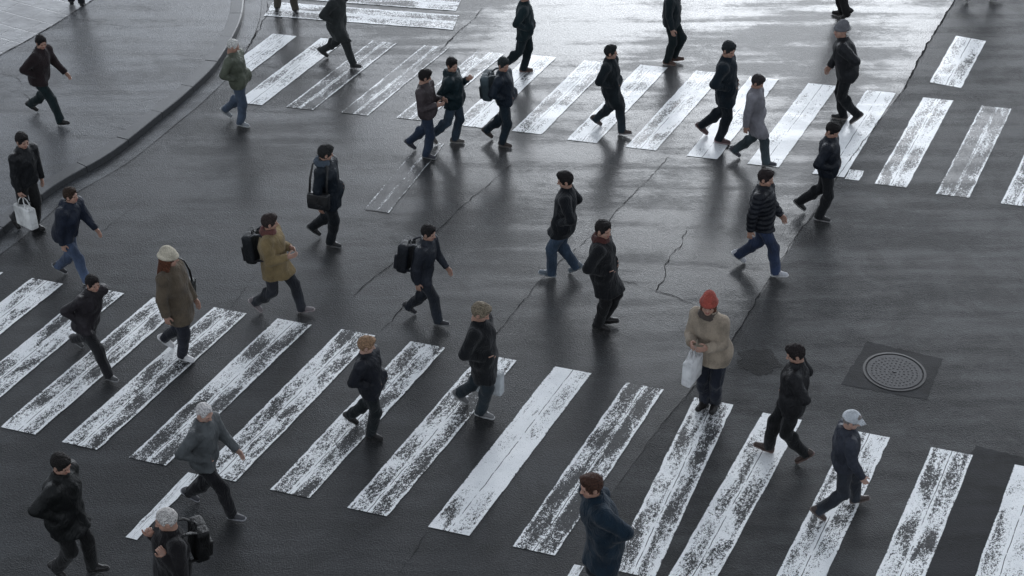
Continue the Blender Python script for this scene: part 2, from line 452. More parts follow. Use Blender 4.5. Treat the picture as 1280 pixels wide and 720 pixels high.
for ln in ([(118, 152), (160, 163)], [(0, 92), (20, 96), (28, 106)], [(6, 110), (28, 118), (40, 128)], [(60, 20), (110, 26), (175, 34), (230, 30)]):
    ribbon('pavement_crack', [(v.x, v.y) for v in up(*ln)], .012, KH, M_CRACK, .01)

# ------------------------------------------------ painted stripes
def stripe(name, A, B, w_dir, width, wear, seed):
    """A near-left corner, B far-left corner (world), w_dir direction across"""
    L = (B - A).length; n = max(2, int(L / .15)); V = []; F = []; uv = []
    for i in range(n + 1):
        c = A.lerp(B, i / n)
        for k in (0, 1):
            q = c + w_dir * (width * k) + w_dir * (random.gauss(0, .0035))
            V.append((q.x, q.y, .0065)); uv.append((float(k), L * i / n))
        if i: F.append((2 * i - 2, 2 * i - 1, 2 * i + 1, 2 * i))
    me = mesh_py(name, V, F, M_PAINT)
    if me.polygons[0].normal.z < 0: me.flip_normals()
    ul = me.uv_layers.new(name='UVMap')
    for lp in me.loops: ul.data[lp.index].uv = uv[lp.vertex_index]
    o = structure(link(name, me)); o['wear'] = wear; o['seed'] = seed * 3.7
    return o

def crosswalk(far, near, wears, wdef, wid=.5):
    ks = sorted(far)
    Fw = {k: at(*far[k]) for k in far}; Nw = {k: at(*near[k]) for k in near}
    common = [k for k in far if k in near]
    vec = sum(((Fw[k] - Nw[k]) for k in common), Vector((0, 0, 0))) / len(common)
    e = (Fw[max(ks)] - Fw[min(ks)]) / (max(ks) - min(ks))
    allk = range(min(min(far), min(near)) - 4, max(max(far), max(near)) + 5)
    for k in allk:
        if k in Fw: B = Fw[k]
        elif k in Nw: B = Nw[k] + vec
        elif k > max(ks): B = Fw[max(ks)] + e * (k - max(ks))
        elif k < min(ks): B = Fw[min(ks)] + e * (k - min(ks))
        else:
            lo = max(q for q in ks if q < k); hi = min(q for q in ks if q > k); B = Fw[lo].lerp(Fw[hi], (k - lo) / (hi - lo))
        A = Nw[k] if k in Nw else B - vec
        # the stripe ends run with the crossing, so measure the width along that line
        stripe('crosswalk_stripe', A, B, e.normalized(), wid, wears.get(k, wdef), k + 20)
    return e, vec

lf = {-6: (191, 372), -7: (115, 359.3), -8: (40, 347.7), -5: (267, 384.3), -4: (346.7, 398.3), -3: (426.7, 411.7), -2: (512.7, 426.7), -1: (601, 442.5), 0: (693.3, 458.3), 1: (782.5, 478.3), 2: (868, 497), 3: (953, 516), 4: (1061.7, 537.7), 5: (1164, 559.3), 6: (1268.3, 581)}
ln_ = {-6: (0, 534), -5: (76.5, 552.7), -4: (161, 572.3), -3: (247, 592), -2: (337.7, 612.3), -1: (434, 635), 0: (535, 659), 1: (640.7, 683.3), 2: (763, 712)}
e1, v1 = crosswalk(lf, ln_, {-8: .62, -7: .80, -6: .78, -5: .78, -4: .86, -3: .76, -2: .88, -1: .86, 0: .42, 1: .88, 2: .78, 3: .62, 4: .66, 5: .78, 6: .62}, .7)
uf = {0: (800, 81), 1: (870, 88.3), 2: (937.7, 95.7), 3: (1010, 104), 4: (1083, 112.7), 5: (1154, 122), 6: (1226.7, 132.3), -1: (730, 75.7), -2: (661.7, 68.3), -3: (596.7, 64), -4: (530, 56.7), -5: (465, 51), -6: (401, 47.7), -7: (340.7, 42.3)}
un = {0: (708.3, 175), 1: (781.7, 184), 2: (858, 195), 3: (934, 205), 4: (1015, 217.3), 5: (1092.7, 230), 6: (1170, 242.7), 7: (1250.7, 254.7), -1: (640, 164), -2: (566, 156), -3: (495, 147.3), -4: (426, 141), -5: (358, 134), -6: (295, 128), -7: (235, 122)}
for d in (uf, un): pass
Fw = {k: at(*v) for k, v in uf.items()}; Nw = {k: at(*v) for k, v in un.items()}
e2 = (Fw[6] - Fw[-5]) / 11
UW = {-7: .45, -6: .55, -5: 1.0, -4: 1.12, -3: .95, -2: .5, -1: .7, 0: .5, 1: .62, 2: .35, 3: .3, 4: .35, 5: .78, 6: 1.05, 7: .7}
vec2 = sum(((Fw[k] - Nw[k]) for k in range(-3, 7)), Vector((0, 0, 0))) / 10
for k in range(-7, 12):
    A = Nw.get(k) or Nw[7] + e2 * (k - 7); B = Fw.get(k) or A + vec2
    wd = .49 if k > -4 else .46
    if k == -7: A = B.lerp(A, .62)      # ends at the gutter
    stripe('crosswalk_stripe', A, B, e2.normalized(), wd, UW.get(k, .6), k + 50)
# short block of paint beyond the upper crossing, narrow line below the lower one
def quad_stripe(bl, tl, tr, wear, seed, name='lane_marking'):
    A, B, C = at(*bl), at(*tl), at(*tr); return stripe(name, A, B, (C - B).normalized(), (C - B).length, wear, seed)
quad_stripe((1162, 103), (1195, 45), (1232.7, 51.7), .66, 71)
quad_stripe((156.7, 671.7), (235, 590.7), (249, 594), .5, 72)
quad_stripe((455, 262), (527, 176), (556, 180), 1.3, 73)
quad_stripe((1056, 224), (1062, 212), (1080, 214), .75, 74)
quad_stripe((700, 735), (718, 706), (730, 708), .6, 75)
# third crossing, running away at the top: bars lie across the picture
for (a, b, wdt, we) in (((566, 37.5), (330, 20), .60, .80), ((570, 14), (330, -4), .60, .86), ((570, -8), (330, -24), .55, .7), ((572, -30), (335, -46), .55, .7), ((572, -54), (335, -70), .55, .7)):
    A, B = at(*a), at(*b); d = (B - A).normalized(); n_ = Vector((d.y, -d.x, 0))
    if n_.y < 0: n_ = -n_
    stripe('crosswalk_stripe', A, B, n_, wdt, we, 80 + wdt * 10 + a[1])

# ------------------------------------------------ manhole
def cyl(V, F, cx, cy, z0, z1, r0, r1, n=48):
    s = len(V)
    for k in range(n):
        a = 2 * math.pi * k / n; V.append((cx + r0 * math.cos(a), cy + r0 * math.sin(a), z0))
    for k in range(n):
        a = 2 * math.pi * k / n; V.append((cx + r1 * math.cos(a), cy + r1 * math.sin(a), z1))
    for k in range(n): F.append((s + k, s + (k + 1) % n, s + n + (k + 1) % n, s + n + k))
    F.append(tuple(s + n + k for k in range(n)))
M_IRON = plain('cast_iron', (.020, .020, .023), .55, .5, bump=(90, .4, .004), var=.35, scale=35, metal=.3)
M_IRON2 = plain('cast_iron_rim', (.014, .014, .015), .5, .5, bump=(90, .4, .004), var=.35, scale=35, metal=.3)
mc = at(1118, 465)
mh = bpy.data.objects.new('manhole', None); COL.objects.link(mh); mh.location = (mc.x, mc.y, 0)
mh['label'] = 'round cast iron manhole cover set in a dark square asphalt patch'; mh['category'] = 'manhole cover'
V = []; F = []; n = 64; RO, RI = .405, .375
for (r, z) in ((RO, .004), (RO, .011), (RI, .012), (RI, .0055)):
    for k in range(n):
        a = 2 * math.pi * k / n; V.append((r * math.cos(a), r * math.sin(a), z))
for j in range(3):
    for k in range(n): F.append((j * n + k, j * n + (k + 1) % n, (j + 1) * n + (k + 1) % n, (j + 1) * n + k))
link('frame', mesh_py('frame', V, F, M_IRON2), mh)
V = []; F = []
cyl(V, F, 0, 0, .0052, .0100, .355, .352, 64)
for ring, cnt in ((.335, 0), (.29, 34), (.235, 28), (.18, 20), (.125, 14), (.07, 8)):
    if cnt == 0:
        continue
    for k in range(cnt):
        a = 2 * math.pi * (k + .5 * (ring > .2)) / cnt; cx, cy = ring * math.cos(a), ring * math.sin(a)
        cyl(V, F, cx, cy, .009, .0135, .015, .012, 6)
cyl(V, F, 0, 0, .009, .017, .03, .026, 16)
link('cover', mesh_py('cover', V, F, M_IRON), mh)

# ================================================================ PEOPLE
class Field:
    def __init__(s, lo, hi, h):
        s.lo = np.array(lo, np.float32); s.h = h
        s.n = np.ceil((np.array(hi) - s.lo) / h).astype(int) + 1
        s.D = np.full(s.n, 1.0, np.float32)
        s.ax = [s.lo[i] + h * np.arange(s.n[i], dtype=np.float32) for i in range(3)]
    def sub(s, lo, hi):
        sl = []
        for i in range(3):
            a = max(0, int((lo[i] - s.lo[i]) / s.h)); b = min(s.n[i], int((hi[i] - s.lo[i]) / s.h) + 2)
            if b <= a: return None, None
            sl.append(slice(a, b))
        X = s.ax[0][sl[0]][:, None, None]; Y = s.ax[1][sl[1]][None, :, None]; Z = s.ax[2][sl[2]][None, None, :]
        return tuple(sl), (X, Y, Z)
    def put(s, sl, d, k, op='u'):
        D = s.D[sl]
        if op == 'u':
            if k > 0:
                hh = np.clip(.5 + .5 * (D - d) / k, 0, 1); s.D[sl] = D + (d - D) * hh - k * hh * (1 - hh)
            else: s.D[sl] = np.minimum(D, d)
        else:
            d = -d
            if k > 0:
                hh = np.clip(.5 - .5 * (D - d) / k, 0, 1); s.D[sl] = D + (d - D) * hh + k * hh * (1 - hh)
            else: s.D[sl] = np.maximum(D, d)
    def cap(s, a, b, ra, rb, k=.02, flat=False, op='u', sq=None):
        a = np.array(a, float); b = np.array(b, float); r = max(ra, rb) + .06 + k
        sl, c = s.sub(np.minimum(a, b) - r, np.maximum(a, b) + r)
        if sl is None: return
        X, Y, Z = c; ba = b - a; L2 = float(ba @ ba) + 1e-9
        px, py, pz = X - a[0], Y - a[1], Z - a[2]
        t = (px * ba[0] + py * ba[1] + pz * ba[2]) / L2; tc = np.clip(t, 0, 1)
        d = np.sqrt((px - ba[0] * tc) ** 2 + (py - ba[1] * tc) ** 2 + (pz - ba[2] * tc) ** 2) - (ra + (rb - ra) * tc)
        if flat: d = np.maximum(d, (t - 1) * math.sqrt(L2))
        s.put(sl, d.astype(np.float32), k, op)
    def ell(s, c, r, k=.02, Rm=None, op='u'):
        c = np.array(c, float); r = np.array(r, float); m = float(max(r)) + .06 + k
        sl, g_ = s.sub(c - m, c + m)
        if sl is None: return
        X, Y, Z = (g_[i] - c[i] for i in range(3))
        if Rm is not None:
            X, Y, Z = (X * Rm[0][i] + Y * Rm[1][i] + Z * Rm[2][i] for i in range(3))
        k0 = np.sqrt((X / r[0]) ** 2 + (Y / r[1]) ** 2 + (Z / r[2]) ** 2) + 1e-6
        k1 = np.sqrt((X / r[0] ** 2) ** 2 + (Y / r[1] ** 2) ** 2 + (Z / r[2] ** 2) ** 2) + 1e-6
        s.put(sl, (k0 * (k0 - 1) / k1).astype(np.float32), k, op)
    def clipz(s, z, jag=0.0):
        Z = s.ax[2][None, None, :]
        if jag: z = z + jag * (np.sin(s.ax[0] * 31 + 1)[:, None, None] + np.sin(s.ax[1] * 27)[None, :, None])
        s.D = np.maximum(s.D, (z - Z)).astype(np.float32)
    def folds(s, amp, ph, kind='cloth', z0=0, per=.085):
        X = s.ax[0][:, None, None]; Y = s.ax[1][None, :, None]; Z = s.ax[2][None, None, :]
        near = np.abs(s.D) < .05
        if kind == 'puffer':
            f = -np.abs(np.sin(math.pi * (Z + .03 * np.sin(X * 5 + Y * 4)) / per)) * amp * 1.6 + amp
            f = f + 0 * X + 0 * Y
        else:
            w1 = np.sin(X * 7 + ph) * 1.6; w2 = np.sin(Y * 8 + 2 * ph) * 1.6
            f = amp * (.55 * np.sin(Z * 26 + 14 * X + w2 + ph) * np.sin(Y * 12 + Z * 5 + ph * 3) + .5 * np.sin(Z * 15 - 21 * X + 11 * Y + w1) + .4 * np.sin(33 * X + 27 * Y + 7 * Z + 2 * w2))
        s.D = np.where(near, s.D + f, s.D).astype(np.float32)
    def mesh(s):
        D = s.D; S = D < 0
        nx, ny, nz = (q - 1 for q in D.shape)
        cnt = np.zeros((nx, ny, nz), np.int8)
        for dx in (0, 1):
            for dy in (0, 1):
                for dz in (0, 1): cnt += S[dx:dx + nx, dy:dy + ny, dz:dz + nz]
        act = (cnt > 0) & (cnt < 8); I = np.argwhere(act)
        if len(I) == 0: return np.zeros((0, 3)), np.zeros((0, 4), int)
        cv = {}
        for dx in (0, 1):
            for dy in (0, 1):
                for dz in (0, 1): cv[(dx, dy, dz)] = D[I[:, 0] + dx, I[:, 1] + dy, I[:, 2] + dz]
        acc = np.zeros((len(I), 3)); num = np.zeros(len(I))
        for axis in range(3):
            for u in (0, 1):
                for v in (0, 1):
                    c0 = [0, 0, 0]; o = [q for q in range(3) if q != axis]; c0[o[0]] = u; c0[o[1]] = v
                    c1 = list(c0); c1[axis] = 1
                    v0, v1 = cv[tuple(c0)], cv[tuple(c1)]; m = (v0 < 0) != (v1 < 0)
                    t = np.where(m, v0 / np.where(m, v0 - v1, 1), 0)
                    P = np.zeros((len(I), 3)); P[:, axis] = t; P[:, o[0]] = u; P[:, o[1]] = v
                    acc += P * m[:, None]; num += m
        V = s.lo + s.h * (I + acc / num[:, None])
        idg = np.full((nx, ny, nz), -1, np.int32); idg[act] = np.arange(len(I))
        Q = []
        for axis in range(3):
            a0 = [slice(1, -1)] * 3; a1 = [slice(1, -1)] * 3
            a0[axis] = slice(0, D.shape[axis] - 1); a1[axis] = slice(1, D.shape[axis])
            s0, s1 = S[tuple(a0)], S[tuple(a1)]
            E = np.argwhere(s0 != s1); 
            if len(E) == 0: continue
            base = E.copy()
            for q in range(3):
                if q != axis: base[:, q] += 1
            o = [(axis + 1) % 3, (axis + 2) % 3]
            def idx(du, dv):
                b = base.copy(); b[:, o[0]] -= du; b[:, o[1]] -= dv
                return idg[b[:, 0], b[:, 1], b[:, 2]]
            q4 = np.stack([idx(1, 1), idx(0, 1), idx(0, 0), idx(1, 0)], 1)
            fl = ~s0[E[:, 0], E[:, 1], E[:, 2]]
            q4[fl] = q4[fl][:, ::-1]
            Q.append(q4)
        Q = np.concatenate(Q); Q = Q[(Q >= 0).all(1)]
        return V, Q

def merge(parts):
    V = []; Q = []; M = []; n = 0
    for v, q, m in parts:
        V.append(v); Q.append(q + n); M.append(m); n += len(v)
    return np.concatenate(V), np.concatenate(Q), np.concatenate(M)

# ---- canonical head (origin at the head centre, +Y is forward), radius ~ 12 cm
def build_head(fem):
    f = Field((-.12, -.14, -.26), (.12, .15, .15), .0055)
    f.ell((0, -.012, .025), (.075, .096, .100), 0)
    f.ell((0, .022, -.035), (.062, .066, .075), .03)
    f.ell((0, .052, -.083), (.028, .026, .024), .03)                     # chin
    for sx in (-1, 1):
        f.ell((sx * .040, .050, -.035), (.024, .025, .028), .02)         # cheek
        f.cap((sx * .012, .083, .022), (sx * .045, .070, .020), .012, .010, .015)  # brow
        f.ell((sx * .030, .092, .004), (.017, .014, .012), .010, op='s')  # socket
        f.ell((sx * .031, .076, .003), (.0125, .0125, .0125), .003)      # eyeball
        f.ell((sx * .077, -.006, -.010), (.011, .019, .031), .006)       # ear
        f.ell((sx * .084, .000, -.008), (.006, .009, .015), .003, op='s')
    f.cap((0, .086, .010), (0, .107, -.026), .009, .012, .008)           # nose
    f.ell((-.010, .096, -.030), (.008, .009, .007), .006); f.ell((.010, .096, -.030), (.008, .009, .007), .006)
    f.cap((-.018, .080, -.052), (.018, .080, -.052), .007, .007, .006)   # upper lip
    f.cap((-.015, .079, -.062), (.015, .079, -.062), .007, .007, .006)
    f.cap((-.022, .088, -.057), (.022, .088, -.057), .002, .002, .002, op='s')
    f.cap((0, -.022, -.05), (0, -.018, -.125), .054 if not fem else .047, .052 if not fem else .046, .03)   # neck
    V, Q = f.mesh(); C = V[Q].mean(1); m = np.zeros(len(Q), int)
    for sx in (-1, 1): m[(np.linalg.norm(C - np.array([sx * .031, .088, .003]), axis=1) < .0095)] = 1
    m[(np.abs(C[:, 0]) < .021) & (np.abs(C[:, 2] + .057) < .012) & (C[:, 1] > .078)] = 2
    return V, Q, m

# ---- canonical right hand (wrist at origin, fingers towards -Z, palm faces -X, thumb towards +Y)
def build_hand(curl):
    f = Field((-.09, -.07, -.24), (.05, .10, .07), .0042)
    f.cap((0, 0, .06), (0, 0, -.01), .027, .024, .01)
    f.ell((0, .000, -.052), (.017, .042, .050), .02)
    f.ell((-.008, .022, -.035), (.016, .020, .030), .012)
    lens = ((.032, .036, .024, .020), (.011, .040, .027, .022), (-.011, .038, .025, .021), (-.031, .030, .019, .018))
    for (y, l0, l1, l2) in lens:
        p0 = Vector((0, y * .9, -.088)); a = curl * .5; r = .0092
        d = Vector((-math.sin(a), y * .9, -math.cos(a))).normalized(); p1 = p0 + d * l0
        a += curl; d = Vector((-math.sin(a), y * .4, -math.cos(a))).normalized(); p2 = p1 + d * l1
        a += curl * .7; d = Vector((-math.sin(a), 0, -math.cos(a))).normalized(); p3 = p2 + d * l2
        f.cap(p0, p1, r, r * .95, .004); f.cap(p1, p2, r * .95, r * .88, .002); f.cap(p2, p3, r * .88, r * .75, .002)
    t0 = Vector((-.006, .030, -.030)); t1 = t0 + Vector((-.012, .026, -.028)); t2 = t1 + Vector((-.010 - .012 * curl, .006, -.028)); t3 = t2 + Vector((-.006 - .010 * curl, -.004, -.022))
    f.cap(t0, t1, .013, .0115, .01); f.cap(t1, t2, .011, .010, .003); f.cap(t2, t3, .010, .008, .003)
    V, Q = f.mesh(); return V, Q, np.zeros(len(Q), int)
HEAD = {False: build_head(False), True: build_head(True)}
HAND = {'relaxed': build_hand(.38), 'grip': build_hand(1.25)}

# ---- canonical head-wear and hair
def build_hairs():
    H = {}
    def skull(f, g_, k=0): f.ell((0, -.012, .028), (.075 + g_, .096 + g_, .100 + g_), k)
    def rough(f, amp):
        X = f.ax[0][:, None, None]; Y = f.ax[1][None, :, None]; Z = f.ax[2][None, None, :]
        f.D = (f.D + amp * .85 * (np.sin(95 * X + 40 * Z) * np.sin(70 * Y + 30 * X) + .9 * np.sin(190 * Z + 60 * Y + 3 * np.sin(60 * X)) * np.sin(160 * X + 50 * Y) + .8 * np.sin(240 * Y + 90 * X + 2 * np.sin(70 * Z)) * np.sin(130 * Z))).astype(np.float32)
    f = Field((-.13, -.15, -.14), (.13, .14, .18), .006)       # short
    skull(f, .014); f.ell((0.01, .045, .105), (.062, .055, .034), .03)
    f.ell((0, .092, -.028), (.068, .070, .088), .012, op='s'); f.clipz(-.062); rough(f, .0042)
    for sx in (-1, 1): f.ell((sx * .085, .0, -.012), (.022, .024, .036), .006, op='s')
    H['short'] = f.mesh()
    f = Field((-.16, -.19, -.38), (.16, .14, .18), .007)       # long
    skull(f, .018); f.cap((0, -.04, -.02), (0, -.085, -.25), .092, .070, .04)
    for sx in (-1, 1): f.cap((sx * .062, -.01, .02), (sx * .075, -.02, -.22), .034, .030, .03)
    rough(f, .004); f.ell((0, .092, -.04), (.060, .078, .112), .012, op='s')
    H['long'] = f.mesh()
    f = Field((-.13, -.21, -.14), (.13, .14, .20), .006)       # tied in a bun
    skull(f, .012); f.ell((0, -.125, .055), (.045, .042, .042), .012); rough(f, .003)
    f.ell((0, .092, -.028), (.066, .072, .092), .012, op='s'); f.clipz(-.075)
    H['bun'] = f.mesh()
    f = Field((-.13, -.15, -.09), (.13, .14, .20), .006)       # beanie
    skull(f, .018); f.ell((0, -.03, .105), (.062, .074, .062), .03)
    f.clipz(.018)
    f2 = f; 
    for k in range(24):
        a = 2 * math.pi * k / 24; a2 = 2 * math.pi * (k + 1) / 24
        f2.cap((.086 * math.cos(a), -.012 + .106 * math.sin(a), .040), (.086 * math.cos(a2), -.012 + .106 * math.sin(a2), .040), .015, .015, .015)
    X = f.ax[0][:, None, None]; Y = f.ax[1][None, :, None]
    f.D = (f.D + .0022 * np.sin(np.arctan2(Y + .012, X) * 42)).astype(np.float32)
    H['beanie'] = f.mesh()
    f = Field((-.13, -.15, -.09), (.13, .24, .19), .006)       # cap with peak
    skull(f, .017); f.clipz(.030)
    for k in range(9):
        x = -.06 + .015 * k; f.cap((x, .075, .040), (x * 1.0, .165 - abs(x) * .8, .026), .006, .005, .006)
    f.ell((0, -.012, .145), (.010, .010, .008), .004)
    H['cap'] = f.mesh()
    f = Field((-.17, -.20, -.24), (.17, .15, .20), .007)       # hood up
    skull(f, .034); f.cap((0, -.03, -.02), (0, -.05, -.17), .105, .115, .04)
    rough(f, .0015); f.ell((0, .105, -.03), (.070, .090, .100), .015, op='s'); f.clipz(-.20)
    H['hood'] = f.mesh()
    f = Field((-.13, -.15, -.12), (.13, .14, .18), .006)       # shaved / thin hair
    skull(f, .006); f.ell((0, .092, -.02), (.072, .075, .105), .010, op='s'); f.clipz(-.05); rough(f, .003)
    for sx in (-1, 1): f.ell((sx * .085, .0, -.012), (.022, .024, .036), .006, op='s')
    H['thin'] = f.mesh()
    f = Field((-.16, -.16, -.20), (.16, .16, .02), .008)       # scarf
    for k in range(20):
        a = 2 * math.pi * k / 20; a2 = 2 * math.pi * (k + 1) / 20
        for (z, r, q) in ((-.15, .085, .032), (-.115, .076, .028)):
            f.cap((r * math.cos(a), -.03 + r * math.sin(a), z + .010 * math.sin(2 * a)), (r * math.cos(a2), -.03 + r * math.sin(a2), z + .010 * math.sin(2 * a2)), q, q, .012)
    rough(f, .003); H['scarf'] = f.mesh()
    return H
HAIR = build_hairs()

# ---- canonical shoe (ankle joint at z=.085, sole at 0, toe towards +Y)
def build_shoes():
    out = {}
    for kind in ('sneaker', 'boot'):
        f = Field((-.07, -.11, -.02), (.07, .23, .20), .0065)
        f.cap((0, -.045, .045), (0, .05, .047), .039, .041, .02); f.cap((0, .05, .045), (.004, .150, .036), .041, .032, .02)
        top = .10 if kind == 'sneaker' else .16
        f.cap((0, -.02, .06), (0, -.028, top), .043, .040, .03)
        f.clipz(.022); Z = f.ax[2][None, None, :]; f.D = np.maximum(f.D, Z - top + 0 * f.D).astype(np.float32)
        up_ = f.mesh()
        s = Field((-.07, -.11, -.02), (.07, .23, .06), .0065)
        s.cap((0, -.045, .035), (0, .05, .035), .046, .047, .02); s.cap((0, .05, .035), (.004, .152, .035), .047, .041, .02)
        s.clipz(0.0); Z = s.ax[2][None, None, :]; s.D = np.maximum(s.D, Z - .027 + 0 * s.D).astype(np.float32)
        out[kind] = (up_, s.mesh())
    return out
SHOES = build_shoes()
_mc = {}
def cached(key, vq, mat, smooth=True):
    k = (key, mat.name)
    if k not in _mc: _mc[k] = mesh_np(key, vq[0], vq[1], mat, smooth)
    return _mc[k]

# ---- bags
def rbox(V, F, c, sz, r, seg=4):
    """rounded box from a subdivided cube"""
    import bmesh
    bm = bmesh.new(); bmesh.ops.create_cube(bm, size=1)
    for v in bm.verts: v.co = Vector((v.co.x * sz[0], v.co.y * sz[1], v.co.z * sz[2]))
    bmesh.ops.bevel(bm, geom=bm.edges[:] + bm.verts[:], offset=r, segments=seg, profile=.6, affect='EDGES')
    s = len(V)
    for v in bm.verts:
        q = v.co; V.append((q.x + c[0] + .004 * math.sin(40 * q.z + 9 * q.y), q.y + c[1] + .006 * math.sin(22 * q.z + 14 * q.x), q.z + c[2] + .003 * math.sin(30 * q.x)))
    bm.verts.index_update()
    for f_ in bm.faces: F.append(tuple(s + v.index for v in f_.verts))
    bm.free()
def tube(V, F, pts, r, n=8, flat=1.0):
    pts = [Vector(p) for p in pts]; s = len(V)
    for i, p in enumerate(pts):
        d = (pts[min(i + 1, len(pts) - 1)] - pts[max(i - 1, 0)]).normalized()
        u = d.cross(Vector((0.1, .03, 1))).normalized() if abs(d.z) < .95 else d.cross(Vector((1, 0, 0))).normalized(); v = d.cross(u)
        for k in range(n):
            a = 2 * math.pi * k / n; q = p + u * (r * math.cos(a) * flat) + v * (r * math.sin(a)); V.append(tuple(q))
    for i in range(len(pts) - 1):
        for k in range(n): F.append((s + i * n + k, s + i * n + (k + 1) % n, s + (i + 1) * n + (k + 1) % n, s + (i + 1) * n + k))
    F.append(tuple(s + k for k in reversed(range(n)))); F.append(tuple(s + (len(pts) - 1) * n + k for k in range(n)))

def make_bag(kind, mat, trim, label, M, group=None):
    """M: world matrix (origin: back of chest for backpack, gripping hand for a carried bag)"""
    nm = {'backpack': 'backpack', 'tote': 'carrier_bag', 'shoulder': 'shoulder_bag'}[kind]
    root = bpy.data.objects.new(nm, None); COL.objects.link(root); root.matrix_world = M
    root['label'] = label; root['group'] = 'bags the pedestrians carry'; root['category'] = {'backpack': 'backpack', 'tote': 'bag', 'shoulder': 'bag'}[kind]
    if kind == 'backpack':
        V, F = [], []; rbox(V, F, (0, -.10, -.12), (.30, .16, .44), .055); link('bag_body', mesh_py('bag_body', V, F, mat, True), root)
        V, F = [], []; rbox(V, F, (0, -.19, -.20), (.24, .06, .22), .025); link('front_pocket', mesh_py('front_pocket', V, F, trim, True), root)
        V, F = [], []; tube(V, F, [(-.03, -.06, .095), (-.02, -.07, .125), (.02, -.07, .125), (.03, -.06, .095)], .008); link('carry_handle', mesh_py('carry_handle', V, F, trim, True), root)
        for sx in (-1, 1):
            V, F = [], []
            tube(V, F, [(sx * .09, -.05, .08), (sx * .105, .02, .135), (sx * .115, .11, .15), (sx * .125, .185, .10), (sx * .135, .215, 0), (sx * .15, .20, -.12), (sx * .17, .12, -.22), (sx * .13, -.03, -.27)], .011, 8, 2.2)
            link('strap', mesh_py('strap', V, F, trim, True), root)
    elif kind == 'tote':
        V, F = [], []; rbox(V, F, (0, 0, -.33), (.13, .34, .34), .03); link('bag_body', mesh_py('bag_body', V, F, mat, True), root)
        for sx in (-1, 1):
            V, F = [], []; tube(V, F, [(sx * .045, -.09, -.175), (sx * .03, -.05, -.06), (0, -.015, -.002), (0, .015, -.002), (sx * .03, .05, -.06), (sx * .045, .09, -.175)], .008)
            link('handle', mesh_py('handle', V, F, trim, True), root)
    else:
        V, F = [], []; rbox(V, F, (.0, 0, 0), (.11, .32, .26), .04); link('bag_body', mesh_py('bag_body', V, F, mat, True), root)
        V, F = [], []; rbox(V, F, (.052, 0, .05), (.03, .30, .15), .012); link('flap', mesh_py('flap', V, F, trim, True), root)
        V, F = [], []; tube(V, F, [(0, -.13, .11), (-.03, -.12, .32), (-.11, -.10, .52), (-.16, .0, .60), (-.11, .12, .50), (-.03, .13, .30), (0, .13, .11)], .010, 8, 1.8)
        link('strap', mesh_py('strap', V, F, trim, True), root)
    return root

# ---- one person
def ik(hip, ank, l1, l2, fwd):
    d = ank - hip; L = min(d.length, (l1 + l2) * .999); dn = d.normalized()
    a = (l1 * l1 - l2 * l2 + L * L) / (2 * L); h = math.sqrt(max(0, l1 * l1 - a * a))
    n = (fwd - dn * fwd.dot(dn)).normalized()
    return hip + dn * a + n * h

